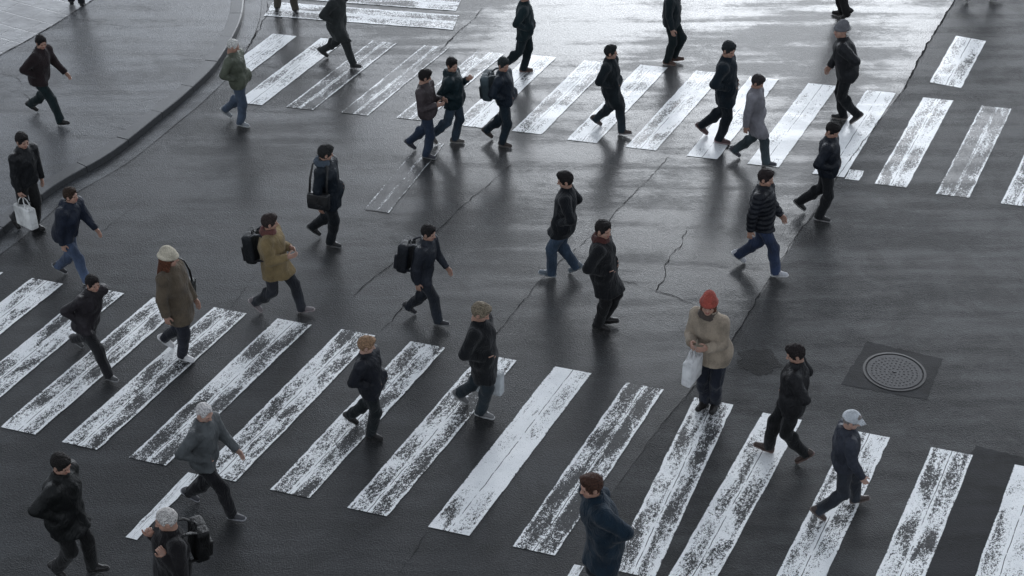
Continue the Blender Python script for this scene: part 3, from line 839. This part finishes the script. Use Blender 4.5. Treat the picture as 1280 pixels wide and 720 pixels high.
def pose(sp, H, feet, side_lean):
    """feet: {side: (x,y,lift,pitch)} in local metres; returns joints"""
    s = H / 1.75; J = {}
    th, sh, ah = .425 * s, .405 * s, .085 * s
    hipx = .092 * s; top = 9
    px = sum(f[0] for f in feet.values()) / 2; py = sp.get('hip_y', 0)
    px = sp.get('hip_x', px)
    for sd_, f in feet.items():
        ax, ay, az = f[0], f[1], ah + f[2]
        ex = ax - (px + sd_ * hipx); ey = ay - py
        if f[2] < .08:
            r = (th + sh) * .992; top = min(top, az + math.sqrt(max(.05, r * r - ex * ex - ey * ey)))
    P = Vector((px, py, top)); J['P'] = P
    fl = R(sp.get('lean', 4)); ll = side_lean
    up_ = Vector((math.sin(ll), math.sin(fl), math.cos(fl))).normalized(); J['up'] = up_
    N = P + up_ * (.535 * s); J['N'] = N; J['C'] = P + up_ * (.36 * s)
    J['Hd'] = N + Vector((up_.x * .5, up_.y * .7 + .12, 1)).normalized() * (.185 * s)
    for sd_, f in feet.items():
        hip = P + Vector((sd_ * hipx, 0, -.01 * s)); ank = Vector((f[0], f[1], ah + f[2]))
        J['hip', sd_] = hip; J['ank', sd_] = ank; J['knee', sd_] = ik(hip, ank, th, sh, Vector((sd_ * .08, 1, 0))); J['fp', sd_] = f[3]
    stride = feet[1][1] - feet[-1][1]
    tw = max(-.16, min(.16, -stride * .25))
    sw = (.188 if not sp.get('fem') else .168) * s
    for sd_ in (-1, 1):
        S = N + Vector((sd_ * sw * math.cos(tw), sd_ * sw * math.sin(tw), -.045 * s)); J['sh', sd_] = S
        mode = sp.get('arm_r' if sd_ == 1 else 'arm_l', sp.get('arms', 'swing'))
        ua, fa = .285 * s, .25 * s
        if mode == 'swing':
            th_ = max(-.40, min(.34, -sd_ * stride * .42)) + R(sp.get('swing_bias', 0)); fx = .22 + max(0, th_) * .8
            e = S + Vector((sd_ * .16, math.sin(th_), -math.cos(th_))).normalized() * ua
            w = e + Vector((sd_ * .02, math.sin(th_ + fx), -math.cos(th_ + fx))).normalized() * fa
        elif mode == 'pocket':
            tgt = P + Vector((sd_ * .172 * s, .045 * s, .125 * s)); w = S + (tgt - S) * min(1, (ua + fa) * .97 / (tgt - S).length)
            e = ik(S, w, ua, fa, Vector((sd_ * .7, -1, 0)))
        elif mode == 'carry':
            e = S + Vector((sd_ * .12, -.05, -1)).normalized() * ua; w = e + Vector((sd_ * .04, .14, -1)).normalized() * fa
        elif mode == 'front':
            e = S + Vector((sd_ * .15, .12, -1)).normalized() * ua; w = e + Vector((-sd_ * .45, .95, .20)).normalized() * fa
        elif mode == 'phone':
            e = S + Vector((sd_ * .12, .25, -1)).normalized() * ua; w = e + Vector((-sd_ * .30, .75, .75)).normalized() * fa
        elif mode == 'strap':
            e = S + Vector((sd_ * .25, .10, -1)).normalized() * ua; w = e + Vector((-sd_ * .45, .45, 1.0)).normalized() * fa
        J['el', sd_] = e; J['wr', sd_] = w; J['mode', sd_] = mode
    J['s'] = s
    return J

def basis(z, y):
    z = z.normalized(); x = y.cross(z).normalized(); y = z.cross(x)
    return Matrix(((x.x, y.x, z.x), (x.y, y.y, z.y), (x.z, y.z, z.z)))

GROUND_UP = lambda sp: KH if sp.get('on_kerb') else 0.0
PEOPLE = []
def person(feet, head, face, label, top=('wool', (.02, .02, .022)), length=.02, bottom=('denim', (.03, .035, .05)), hair=('short', (.02, .015, .012)), hat=None, shoe=('sneaker', (.02, .02, .02), (.25, .25, .25)), bag=None, **sp):
    """feet: px of the planted foot/feet; face: heading in degrees (0 = right of picture, along the crossings, counter-clockwise)"""
    gz = KH if sp.get('on_kerb') else 0.0
    hd = R(face)
    fw = Vector((math.cos(hd), math.sin(hd), 0)); rt = Vector((fw.y, -fw.x, 0))
    pts = [at(f[0], f[1], gz) for f in feet]
    # pixel measured at the sole under the shoe's middle: move back to the ankle
    pts = [p - fw * .05 for p in pts]
    if len(pts) == 2:
        B = (pts[0] + pts[1]) / 2
        loc = [((p - B).dot(rt), (p - B).dot(fw)) for p in pts]
        sep = abs(loc[0][1] - loc[1][1])
        if sep > .88:                                     # no longer than a real stride
            q = .88 / sep; loc = [(a, b * q) for a, b in loc]
        order = sorted(loc, key=lambda a: a[0])
        if abs(order[0][0] - order[1][0]) < .09:
            # keep which foot is forward, side chosen by 'lead'
            m = (order[0][0] + order[1][0]) / 2; front, back = (loc[0], loc[1]) if loc[0][1] > loc[1][1] else (loc[1], loc[0])
            ld = sp.get('lead', 1); ft = {ld: (m + ld * .065, front[1]), -ld: (m - ld * .065, back[1])}
        else:
            lim = .16; m = (order[0][0] + order[1][0]) / 2
            ft = {-1: (max(order[0][0], m - lim), order[0][1]), 1: (min(order[1][0], m + lim), order[1][1])}
        feetl = {}
        stv = sp.get('stand', False)
        for k, (x, y) in ft.items():
            if stv: feetl[k] = (x, y, 0, 0)
            elif y < -.14: feetl[k] = (x, y + .03, .065, -38)         # trailing foot on its toes
            elif y > .16: feetl[k] = (x, y, .012, 12)
            else: feetl[k] = (x, y, 0, 0)
        sp.setdefault('hip_y', .02)
    else:
        B = pts[0]; ld = sp.get('lead', 1); ph = sp.get('phase', -.36)     # other foot swinging
        lift = min(.11, sp.get('lift', .10)); ph = max(ph, -.32)
        feetl = {ld: (0 if ld == 1 else 0, 0, 0, 0), -ld: (-ld * .14, ph, lift if ph < 0 else .05, -42 if ph < 0 else 10)}
        sp.setdefault('hip_y', .03); sp.setdefault('hip_x', -ld * .045)
    # crown of the head: fixes the height and the sideways lean
    tp = ray_on_plane_y(head[0], head[1], B.y)
    H = 1.75; lean_s = 0
    for it in range(4):
        J = pose(sp, H, feetl, lean_s)
        crown = B + rt * J['Hd'].x + fw * J['Hd'].y + Vector((0, 0, gz + J['Hd'].z + .135 * J['s']))
        # picture position of the crown
        yy = crown.y; want = ray_on_plane_y(head[0], head[1], yy)
        H *= 1 + .8 * ((want.z - crown.z) / 1.75); H = max(1.56, min(1.90, H))
        dx = want.x - crown.x
        lean_s += max(-.15, min(.15, dx * rt.x * .9)); lean_s = max(-.13, min(.13, lean_s))
        sp['lean'] = max(-2, min(sp.get('lean_max', 16), sp.get('lean', 4) + math.degrees(dx * fw.x * .8)))
    J = pose(sp, H, feetl, lean_s); s = J['s']
    crown = B + rt * J['Hd'].x + fw * J['Hd'].y + Vector((0, 0, gz + J['Hd'].z + .135 * s))
    root = bpy.data.objects.new('person', None); COL.objects.link(root)
    root.location = (B.x, B.y, gz); root.rotation_euler = (0, 0, hd - math.pi / 2)
    root['label'] = label; root['category'] = 'person'; root['group'] = 'pedestrians crossing the junction'
    MW = Matrix.Translation((B.x, B.y, gz)) @ Matrix.Rotation(hd - math.pi / 2, 4, 'Z')
    fem = sp.get('fem', False)
    ph = rng.rand() * 6
    Rt = basis(J['up'], Vector((0, 1, 0))); Rn = [list(r_) for r_ in Rt]     # columns are the torso axes
    RmT = [[Rn[i][j] for j in range(3)] for i in range(3)]
    hy, hp = R(sp.get('yaw', rng.uniform(-38, 38))), R(sp.get('nod', rng.uniform(-24, 2)))
    MH = Matrix.Translation(J['Hd']) @ Matrix.Rotation(hy, 4, 'Z') @ Matrix.Rotation(hp, 4, 'X') @ Matrix.Scale(s * 1.03, 4)
    P, N, C = J['P'], J['N'], J['C']
    allp = [v for k, v in J.items() if isinstance(v, Vector) and k != 'up']
    lo = Vector((min(v.x for v in allp), min(v.y for v in allp), 0)) - Vector((.26, .26, .05)); hi = Vector((max(v.x for v in allp), max(v.y for v in allp), max(v.z for v in allp))) + Vector((.26, .26, .15))
    def tf(v, M):
        A = np.array(M.to_3x3()); return v @ A.T + np.array(M.to_translation())
    shoeM = {}
    for k in (-1, 1):
        M_ = Matrix.Translation(J['ank', k]) @ Matrix.Rotation(R(J['fp', k]), 4, 'X') @ Matrix.Rotation(-k * .12, 4, 'Z') @ Matrix.Translation((0, 0, -.085 * s)) @ Matrix.Scale(s, 4)
        if k == -1: M_ = M_ @ Matrix.Scale(-1, 4, (1, 0, 0))
        zz = tf(SHOES[shoe[0]][1][0], M_)[:, 2].min()          # keep the lowest point of the sole on the ground
        if J['ank', k].z < .11 + .085 * s and not (len(feet) == 1 and k != sp.get('lead', 1) and not sp.get('stand')): M_ = Matrix.Translation((0, 0, .009 - zz)) @ M_
        elif zz < .009: M_ = Matrix.Translation((0, 0, .009 - zz)) @ M_
        shoeM[k] = M_
    # --- body
    f = Field(lo, hi, .012)
    cw = 1.0 if not fem else .90
    f.ell(P + Vector((0, 0, .02 * s)), Vector((.160, .115, .13)) * s, 0)
    f.ell(P.lerp(N, .35), Vector((.138 * cw, .100, .15)) * s, .05, RmT)
    f.ell(C, Vector((.165 * cw, .112, .19)) * s, .05, RmT)
    f.cap(J['sh', -1], J['sh', 1], .058 * s, .058 * s, .04)
    f.cap(N - J['up'] * .03, J['Hd'] + Vector((0, -.02, -.05 * s)), .060 * s, .052 * s, .03)
    for k in (-1, 1):
        f.cap(J['hip', k], J['knee', k], .088 * s, .056 * s, .03); f.cap(J['knee', k], J['ank', k], .055 * s, .038 * s, .015)
        kc_ = J['knee', k].lerp(J['ank', k], .3); f.ell(kc_ + Vector((0, -.018, 0)), Vector((.050, .055, .11)) * s, .02)
        Mf = shoeM[k]; f.cap(Mf @ Vector((0, -.02, .050)), Mf @ Vector((0, .12, .042)), .030 * s, .022 * s, .02)
        f.cap(Mf @ Vector((0, -.02, .050)), J['ank', k], .030 * s, .034 * s, .02)
        f.cap(J['sh', k], J['el', k], .048 * s, .038 * s, .02); f.cap(J['el', k], J['wr', k], .038 * s, .027 * s, .01)
    parts = []
    v, q = f.mesh(); parts.append((v, q, np.zeros(len(q), int)))
    hv, hq, hm = HEAD[fem]
    def tf(v, M): 
        A = np.array(M.to_3x3()); return v @ A.T + np.array(M.to_translation())
    parts.append((tf(hv, MH), hq, hm))
    hands = {}
    for k in (-1, 1):
        d = (J['wr', k] - J['el', k]).normalized(); z = -d
        ref = Vector((0, 1, 0)) if abs(d.y) < .8 else Vector((0, 0, 1))
        Bm = basis(z, ref)                        # columns x,y,z ; x points to the right side
        kind = 'grip' if J['mode', k] in ('carry', 'phone', 'strap') else 'relaxed'
        V0, Q0, m0 = HAND[kind]; V0 = V0.copy()
        if k == -1: V0[:, 0] *= -1; Q0 = Q0[:, ::-1]
        Mh = Matrix.Translation(J['wr', k]) @ Bm.to_4x4() @ Matrix.Scale(s * .98, 4)
        hands[k] = Mh
        parts.append((tf(V0, Mh), Q0, m0))
    V, Q, Mi = merge(parts)
    link('body', mesh_np('body', V, Q, [skin(sp.get('tone', 0)), M_EYE, M_LIP], True, Mi), root)
    # --- trousers
    wide = sp.get('wide', .010)
    f = Field((lo.x, lo.y, 0), (hi.x, hi.y, P.z + .24), .0125)
    f.ell(P + Vector((0, 0, .02 * s)), Vector((.172, .128, .14)) * s, 0)
    for k in (-1, 1):
        f.cap(J['hip', k], J['knee', k], .102 * s, .070 * s + wide, .03)
        e_ = J['ank', k] + (J['ank', k] - J['knee', k]).normalized() * .030
        kc_ = J['knee', k].lerp(J['ank', k], .3); f.ell(kc_ + Vector((0, -.015, 0)), Vector((.064, .070, .13)) * s, .03)
        f.cap(J['knee', k], e_, .070 * s + wide, .054 * s + wide * 1.6, .02, flat=True)
    f.folds(.0075, ph + 1)
    v, q = f.mesh(); link('skirt' if False else 'trousers', mesh_np('trousers', v, q, fabric(*bottom)), root)
    # --- jacket or coat
    puff = sp.get('puffer', False); t = sp.get('bulk', .030) + .010
    f = Field((lo.x, lo.y, max(0, P.z - length - .20)), (hi.x, hi.y, N.z + .22), .0125)
    f.ell(P + Vector((0, 0, .03 * s)), (Vector((.165, .120, .14)) * s + Vector((t, t, t))), 0)
    f.ell(P.lerp(N, .38), Vector((.150 * cw, .110, .18)) * s + Vector((t, t, t)), .06, RmT)
    f.ell(C, Vector((.172 * cw, .118, .19)) * s + Vector((t, t, .01)), .06, RmT)
    f.cap(J['sh', -1], J['sh', 1], .066 * s + t * .3, .066 * s + t * .3, .06)
    hz = P.z - length
    for k in (-1, 1):
        kn = J['knee', k]; hp_ = J['hip', k]
        f.cap(hp_, kn if length > .12 else hp_.lerp(kn, .5), .100 * s + t * .6, .082 * s + t * .8, .05)
    if length > .12:
        mid = (J['knee', 1] + J['knee', -1]) / 2; mid.z = hz - .05
        f.cap(P, P.lerp(mid, .9), .145 * s, .155 * s, .07)
    f.folds(sp.get('fold', .0085), ph); f.clipz(hz, .003)
    for k in (-1, 1):
        S, E_, W_ = J['sh', k], J['el', k], J['wr', k]
        f.cap(S, E_, .062 * s + t * .45, .052 * s + t * .4, .035); cuff = W_ + (W_ - E_).normalized() * .015
        f.cap(E_, cuff, .052 * s + t * .4, .042 * s + t * .25, .015, flat=True)
        if J['mode', k] == 'pocket': f.ell(W_ + (W_ - E_).normalized() * .08, (.050, .064, .105), .06)
    if puff: f.folds(.010, ph, 'puffer', per=.075)
    else: f.folds(.0055, ph + 2)
    nk = (J['Hd'] + Vector((0, -.03 * s, 0)) - N).normalized()
    f.cap(N - J['up'] * .05, N + nk * (.088 * s), .086 * s + t * .3, .072 * s + t * .2, .035, flat=True)
    f.ell(N + Vector((0, -.035 * s, -.01 * s)), Vector((.120, .070, .055)) * s, .05)
    if sp.get('hood_down'):
        f.ell(N + Vector((0, -.10 * s, .02 * s)), (.105 * s, .055 * s, .075 * s), .03)
    f.cap(N + nk * .03, N + nk * (.20 * s), .052 * s, .062 * s, .004, op='s')
    v, q = f.mesh(); jk = link('coat' if length > .2 else 'jacket', mesh_np('jacket', v, q, fabric(*top)), root)
    # --- shoes
    for k in (-1, 1):
        M_ = shoeM[k]
        ob = link('shoe', cached(shoe[0] + '_upper', SHOES[shoe[0]][0], fabric('leather', shoe[1])), root, M_)
        link('sole', cached(shoe[0] + '_sole', SHOES[shoe[0]][1], fabric('leather', shoe[2])), ob)
    # --- hair and hat
    hk, hc = hair
    if hk: link('hair', cached(hk + '_hair', HAIR[hk], hairmat(hc)), root, MH @ Matrix.Scale(.92, 4) if hat and hat[0][0] in ('beanie', 'cap') else MH)
    if hat:
        nm = {'beanie': 'knit_hat', 'cap': 'cap', 'hood': 'hood', 'scarf': 'scarf'}
        for (kk, mm) in hat: link(nm[kk], cached(nm[kk], HAIR[kk], fabric(*mm)), root, MH @ Matrix.Scale(1.05, 4) if kk in ('beanie', 'cap') else MH)
    # --- things carried are things of their own
    if bag:
        kind, bm_, tm_, bl, side = bag
        if kind == 'backpack': ML = Matrix.Translation(N - J['up'] * .13 + Vector((0, -.135 * s - t, 0))) @ Rt.to_4x4() @ Matrix.Rotation(R(2), 4, 'X')
        elif kind == 'tote': ML = hands[side] @ Matrix.Translation((-.03 * side, 0, -.11)); ML = Matrix.Translation(ML.to_translation())
        else: ML = Matrix.Translation(P + Vector((side * (.235 + t), -.06, .03))) @ (Matrix.Scale(-1, 4, (1, 0, 0)) if side == -1 else Matrix())
        make_bag(kind, fabric(*bm_), fabric(*tm_), bl, MW @ ML)
    PEOPLE.append((label, round(H, 2), round(sp['lean'], 1)))
    return root

BLK = (.012, .013, .015); NAVY = (.014, .020, .034); CHAR = (.030, .032, .036); DTEAL = (.010, .022, .028)
K = lambda c, so=(.30, .30, .30): ('sneaker', c, so)
BT = ('boot', (.014, .012, .011), (.02, .02, .02))
BROWN = (.030, .018, .012); HBLK = (.012, .010, .010); HGREY = (.30, .29, .28); HBLOND = (.30, .21, .12)
RGT, LFT = -17, 163        # walking right / left along the crossings
# --- upper left, on the pavement and by the kerb
person([(80, 157), (42, 140)], (50, 42), -12, 'person in a dark brown jacket striding across the upper left pavement', ('wool', (.022, .014, .015)), .06, ('wool', (.010, .020, .022)), ('short', HBLK), None, BT, on_kerb=True, lead=1, arm_r='pocket', arm_l='swing', bulk=.04)
person([(48, 287)], (26, 166), -35, 'person in black jacket stepping off the kerb at left edge with a white bag', ('nylon', BLK), .04, ('wool', (.016, .016, .016)), ('short', HBLK), None, BT, ('tote', ('nylon', (.62, .62, .60)), ('nylon', (.62, .62, .60)), 'white carrier bag held at the left edge above the kerb', 1), arm_r='carry', arm_l='swing', lead=-1, phase=-.25)
person([(117, 353), (73, 347)], (88, 236), RGT, 'person in navy jacket and blue jeans at the left end of the lower crossing', ('nylon', (.012, .018, .034)), .05, ('denim', (.045, .065, .11)), ('short', (.03, .018, .012)), None, K((.03, .03, .035), (.35, .35, .35)), lead=1, bulk=.045, hood_down=True)
person([(305, 158)], (279, 49), RGT, 'white haired person in olive jacket and jeans leaving the kerb by the upper crossing', ('nylon', (.085, .095, .070)), .08, ('denim', (.055, .075, .11)), ('thin', (.50, .49, .46)), None, K((.22, .23, .24), (.5, .5, .5)), lead=1, phase=-.40, lift=.22, arms='pocket', lean=10, lean_max=20)
person([(445, 86), (405, 72)], (424, -14), LFT + 175, 'person in charcoal coat on upper crossing, head cut off by the top edge', ('wool', (.032, .036, .036)), .24, ('wool', (.030, .034, .034)), ('short', HBLK), None, K((.03, .03, .03), (.08, .08, .08)), arms='pocket')
person([(347, 14), (370, 17)], (358, -88), -80, 'person in tan trousers beside the kerb at the top, only shins and feet showing', ('wool', BLK), .15, ('wool', (.08, .07, .055)), ('short', HBLK), None, K((.03, .03, .03)), stand=True)
person([(90, 3), (103, 5)], (97, -88), 100, 'person in dark shoes on the paving slabs at the top left corner', ('wool', CHAR), .15, ('wool', BLK), ('short', HBLK), None, BT, on_kerb=True, stand=True)
# --- upper crossing, from the left
person([(537, 198)], (523, 88), RGT, 'person in brown jacket, left of the close pair on the upper crossing', ('nylon', (.050, .040, .042)), .05, ('denim', (.018, .030, .055)), ('short', HBLK), None, K((.03, .03, .04), (.2, .2, .2)), lead=1, phase=-.42, arms='front', yaw=30)
person([(572, 179)], (553, 73), RGT, 'person in dark teal jacket, right of the close pair on the upper crossing', ('nylon', (.010, .024, .030)), .10, ('denim', (.025, .040, .058)), ('short', HBLK), None, K((.10, .09, .08), (.35, .33, .30)), arm_l='phone', arm_r='pocket', yaw=-30, lead=-1, phase=-.38, hood_down=True, bulk=.045)
person([(632, 183)], (614, 72), RGT, 'slim person in navy jacket wearing a grey backpack on the upper crossing', ('nylon', (.014, .022, .034)), .03, ('denim', (.012, .024, .036)), ('short', (.018, .024, .024)), None, K((.05, .04, .035), (.12, .10, .09)), ('backpack', ('nylon', (.055, .075, .085)), ('nylon', (.03, .04, .045)), 'grey backpack worn by the slim person in navy on the upper crossing', 1), arms='pocket', lead=1, phase=-.30)
person([(658, 90)], (654, -14), -8, 'person in dark teal coat at far edge of upper crossing, head cut off above', ('wool', (.010, .022, .026)), .12, ('wool', (.010, .020, .024)), ('short', HBLK), None, K((.06, .04, .03), (.20, .12, .10)), lead=-1, phase=-.34, arms='pocket')
person([(781, 169), (746, 158)], (757, 56), RGT, 'person in knee length black coat striding over the middle of the upper crossing', ('wool', (.010, .016, .020)), .30, ('denim', (.014, .024, .032)), ('short', (.014, .016, .016)), None, K((.06, .045, .04), (.30, .28, .28)), lead=1, arms='pocket')
person([(837, 81)], (837, -24), RGT, 'slim person in dark clothes with shoulder bag standing in the bright glare at top', ('wool', (.010, .018, .022)), .06, ('wool', (.010, .018, .020)), ('short', HBLK), None, K((.07, .04, .03), (.22, .14, .11)), ('shoulder', ('leather', (.010, .012, .013)), ('leather', (.010, .012, .013)), 'black shoulder bag of the person standing in the glare at the top', -1), lead=1, phase=.10, lift=.0, stand=True)
person([(903, 179)], (885, 52), RGT, 'person in dark navy overcoat on upper crossing, left of the pale grey coat', ('wool', (.010, .018, .026)), .22, ('wool', (.010, .016, .022)), ('short', (.016, .020, .022)), None, K((.07, .04, .04), (.28, .20, .20)), lead=1, phase=-.42, lift=.20, arms='pocket', bulk=.035)
person([(962, 206), (918, 200)], (947, 96), RGT, 'person in a pale mauve grey coat walking over the upper crossing', ('wool', (.17, .165, .18)), .24, ('denim', (.035, .048, .055)), ('short', (.03, .026, .026)), None, K((.05, .05, .06), (.25, .25, .25)), lead=1, arm_r='swing', arm_l='pocket', fem=True)
person([(1049, 149)], (1052, 28), 175, 'person in black jacket and grey knit hat on the right of the upper crossing', ('nylon', (.012, .013, .016)), .12, ('wool', (.010, .012, .014)), (None, HBLK), [('beanie', ('knit', (.13, .13, .14)))], K((.02, .02, .02), (.22, .2, .18)), lead=1, phase=-.20, bulk=.055, arm_l='pocket', arm_r='swing', swing_bias=10)
person([(1048, 19)], (1050, -88), 170, 'person in black trousers, one foot showing above the grey knit hat at top', ('wool', BLK), .12, ('wool', (.016, .016, .016)), ('short', HBLK), None, BT, lead=1, phase=-.1, lift=0)
person([(1204, 3), (1244, 2)], (1224, -104), -6, 'person in grey trousers and pale shoes cut off by the top right edge', ('wool', CHAR), .12, ('wool', (.07, .06, .065)), ('short', HBLK), None, K((.20, .19, .18), (.45, .44, .42)), lead=1)
person([(1028, 276)], (1024, 153), RGT, 'slim person in navy jacket just below the right end of the upper crossing', ('nylon', (.013, .017, .026)), .05, ('wool', BLK), ('short', HBLK), None, K((.03, .03, .03), (.26, .25, .25)), arms='pocket', lead=1, phase=-.34, lift=.24)
person([(973, 347), (924, 329)], (955, 212), RGT, 'person in black puffer jacket, blue jeans and white shoes below the upper crossing', ('nylon', (.010, .012, .018)), .08, ('denim', (.018, .028, .058)), ('short', (.02, .014, .014)), None, K((.40, .40, .42), (.55, .55, .55)), lead=1, puffer=True, bulk=.05)
# --- middle of the junction
person([(418, 308)], (401, 181), RGT, 'person in navy coat with shoulder bag and blue grey scarf left of the centre', ('nylon', (.010, .016, .024)), .18, ('wool', (.010, .013, .016)), ('short', (.018, .018, .018)), [('scarf', ('wool', (.05, .065, .085)))], K((.03, .03, .03), (.16, .16, .16)), ('shoulder', ('leather', (.016, .017, .019)), ('leather', (.03, .03, .03)), 'dark shoulder bag hanging behind the person in the navy and grey coat', 1), arm_r='swing', arm_l='pocket', lead=1, phase=-.35, lift=.14)
person([(382, 392), (322, 389)], (336, 268), RGT, 'person in mustard brown coat with dark backpack above the lower crossing', ('wool', (.17, .125, .062)), .16, ('denim', (.022, .024, .030)), ('short', (.030, .022, .020)), [('scarf', ('wool', (.10, .04, .035)))], K((.16, .14, .14), (.35, .30, .30)), ('backpack', ('nylon', (.012, .014, .017)), ('nylon', (.02, .02, .024)), 'dark backpack on the mustard brown coat', 1), lead=1, arm_r='front', arm_l='front', bulk=.05)
person([(233, 450)], (205, 311), RGT, 'person in brown coat and cream knit hat, one white shoe on the lower crossing', ('wool', (.085, .066, .046)), .26, ('denim', (.018, .020, .030)), ('long', (.09, .035, .02)), [('beanie', ('knit', (.42, .38, .30)))], K((.55, .54, .54), (.7, .7, .7)), ('shoulder', ('leather', (.02, .022, .02)), ('leather', (.015, .015, .015)), 'dark shoulder bag behind the person in the cream knit hat', -1), lead=1, phase=-.30, lift=.2, fem=True, bulk=.045, lean=10, lean_max=20)
person([(143, 484), (96, 428)], (150, 352), -30, 'person in plum black clothes walking over the worn stripes at far left', ('nylon', (.022, .018, .022)), .06, ('wool', (.018, .018, .020)), ('short', HBLK), None, K((.05, .05, .05), (.25, .25, .25)), arms='pocket', lead=1)
person([(555, 403), (510, 398)], (536, 282), RGT, 'person in dark slate jacket with backpack, just above the lower crossing', ('nylon', (.020, .024, .034)), .10, ('denim', (.014, .018, .026)), ('short', HBLK), None, K((.03, .03, .035), (.2, .2, .2)), ('backpack', ('nylon', (.012, .014, .019)), ('nylon', (.025, .028, .036)), 'dark slate backpack on the person above the lower crossing', 1), lead=1, arms='swing')
person([(606, 521)], (570, 379), RGT, 'grey blond person in long black coat with white bag on the lower crossing', ('wool', (.009, .010, .012)), .30, ('denim', (.018, .028, .036)), ('short', (.17, .14, .10)), None, K((.13, .13, .13), (.42, .42, .42)), ('tote', ('nylon', (.40, .42, .43)), ('nylon', (.40, .42, .43)), 'white carrier bag held by the person in the long black coat', -1), lead=1, phase=-.34, arm_l='carry', arm_r='pocket', lean=9, lean_max=18, bulk=.04)
person([(469, 548)], (446, 421), RGT, 'sandy haired person in black jacket on the worn stripes of the lower crossing', ('nylon', (.011, .013, .020)), .12, ('wool', (.010, .014, .016)), ('short', (.24, .15, .09)), None, BT, lead=1, phase=-.36, arms='pocket', tone=3, lean=7)
person([(685, 346), (718, 343)], (707, 215), 168, 'person in black coat and jeans walking left, rear of the central two', ('wool', (.009, .011, .014)), .16, ('denim', (.030, .050, .080)), ('short', HBLK), None, K((.10, .12, .14), (.22, .24, .26)), lead=-1, arms='pocket')
person([(752, 412)], (736, 276), RGT, 'person in long black coat and red scarf standing upright in the centre', ('wool', (.008, .009, .011)), .30, ('wool', (.009, .009, .010)), ('short', HBLK), [('scarf', ('wool', (.05, .018, .016)))], BT, lead=1, phase=.06, lift=0, stand=True, arms='pocket', bulk=.04, lean=2)
person([(884, 509), (886, 512)], (884, 369), -120, 'person in red knit hat and beige coat at top edge of the lower crossing', ('wool', (.26, .215, .165)), .14, ('denim', (.012, .016, .028)), ('long', (.10, .04, .025)), [('beanie', ('knit', (.27, .06, .045))), ('scarf', ('knit', (.05, .04, .035)))], BT, ('tote', ('nylon', (.60, .60, .60)), ('nylon', (.55, .55, .55)), 'white carrier bag held by the person in the red knit hat', 1), stand=True, fem=True, arm_l='front', arm_r='front', lean=2, bulk=.05)
# --- lower right
person([(1003, 577), (955, 566)], (996, 431), 170, 'person all in black walking left above the right of the lower crossing', ('nylon', (.010, .010, .012)), .12, ('wool', (.009, .010, .011)), ('short', (.016, .012, .012)), None, K((.04, .025, .02), (.12, .08, .07)), lead=1, arms='pocket', bulk=.04)
person([(1073, 624), (1024, 655)], (1026, 514), -5, 'person in pale grey cap and dark blue jacket on the right lower stripes', ('nylon', (.026, .030, .042)), .05, ('denim', (.020, .024, .032)), ('short', (.20, .18, .17)), [('cap', ('wool', (.42, .44, .46)))], K((.05, .035, .03), (.14, .11, .10)), lead=-1, tone=3, hood_down=True)
# --- near edge
person([(749, 752)], (739, 592), -160, 'auburn haired person in a dark blue coat at the bottom of the picture', ('wool', (.008, .021, .036)), .34, ('wool', (.010, .014, .02)), ('short', (.05, .024, .016)), None, BT, lead=1, phase=-.1, lift=0, stand=True, arms='pocket', bulk=.05)
person([(76, 722), (122, 716)], (74, 568), RGT, 'large person all in black at the lower left corner', ('nylon', (.008, .009, .009)), .20, ('wool', (.008, .008, .008)), ('short', (.012, .010, .009)), None, BT, arms='pocket', lead=1, bulk=.06)
person([(225, 788)], (222, 637), -150, 'pale haired person in black coat with backpack, cut off by the bottom edge', ('wool', (.009, .008, .009)), .25, ('wool', BLK), ('thin', (.42, .40, .38)), None, BT, ('backpack', ('nylon', (.010, .010, .010)), ('nylon', (.02, .02, .02)), 'black backpack on the pale haired person at the bottom edge', 1), stand=True, phase=0, lift=0, arms='strap', bulk=.05)
person([(300, 644), (236, 634)], (254, 505), RGT, 'white haired person in grey jacket striding by the narrow white line', ('nylon', (.075, .082, .085)), .06, ('wool', (.010, .010, .012)), ('thin', (.48, .46, .45)), None, K((.05, .05, .055), (.30, .30, .32)), lead=1, arm_l='swing', arm_r='pocket', tone=3)

pass
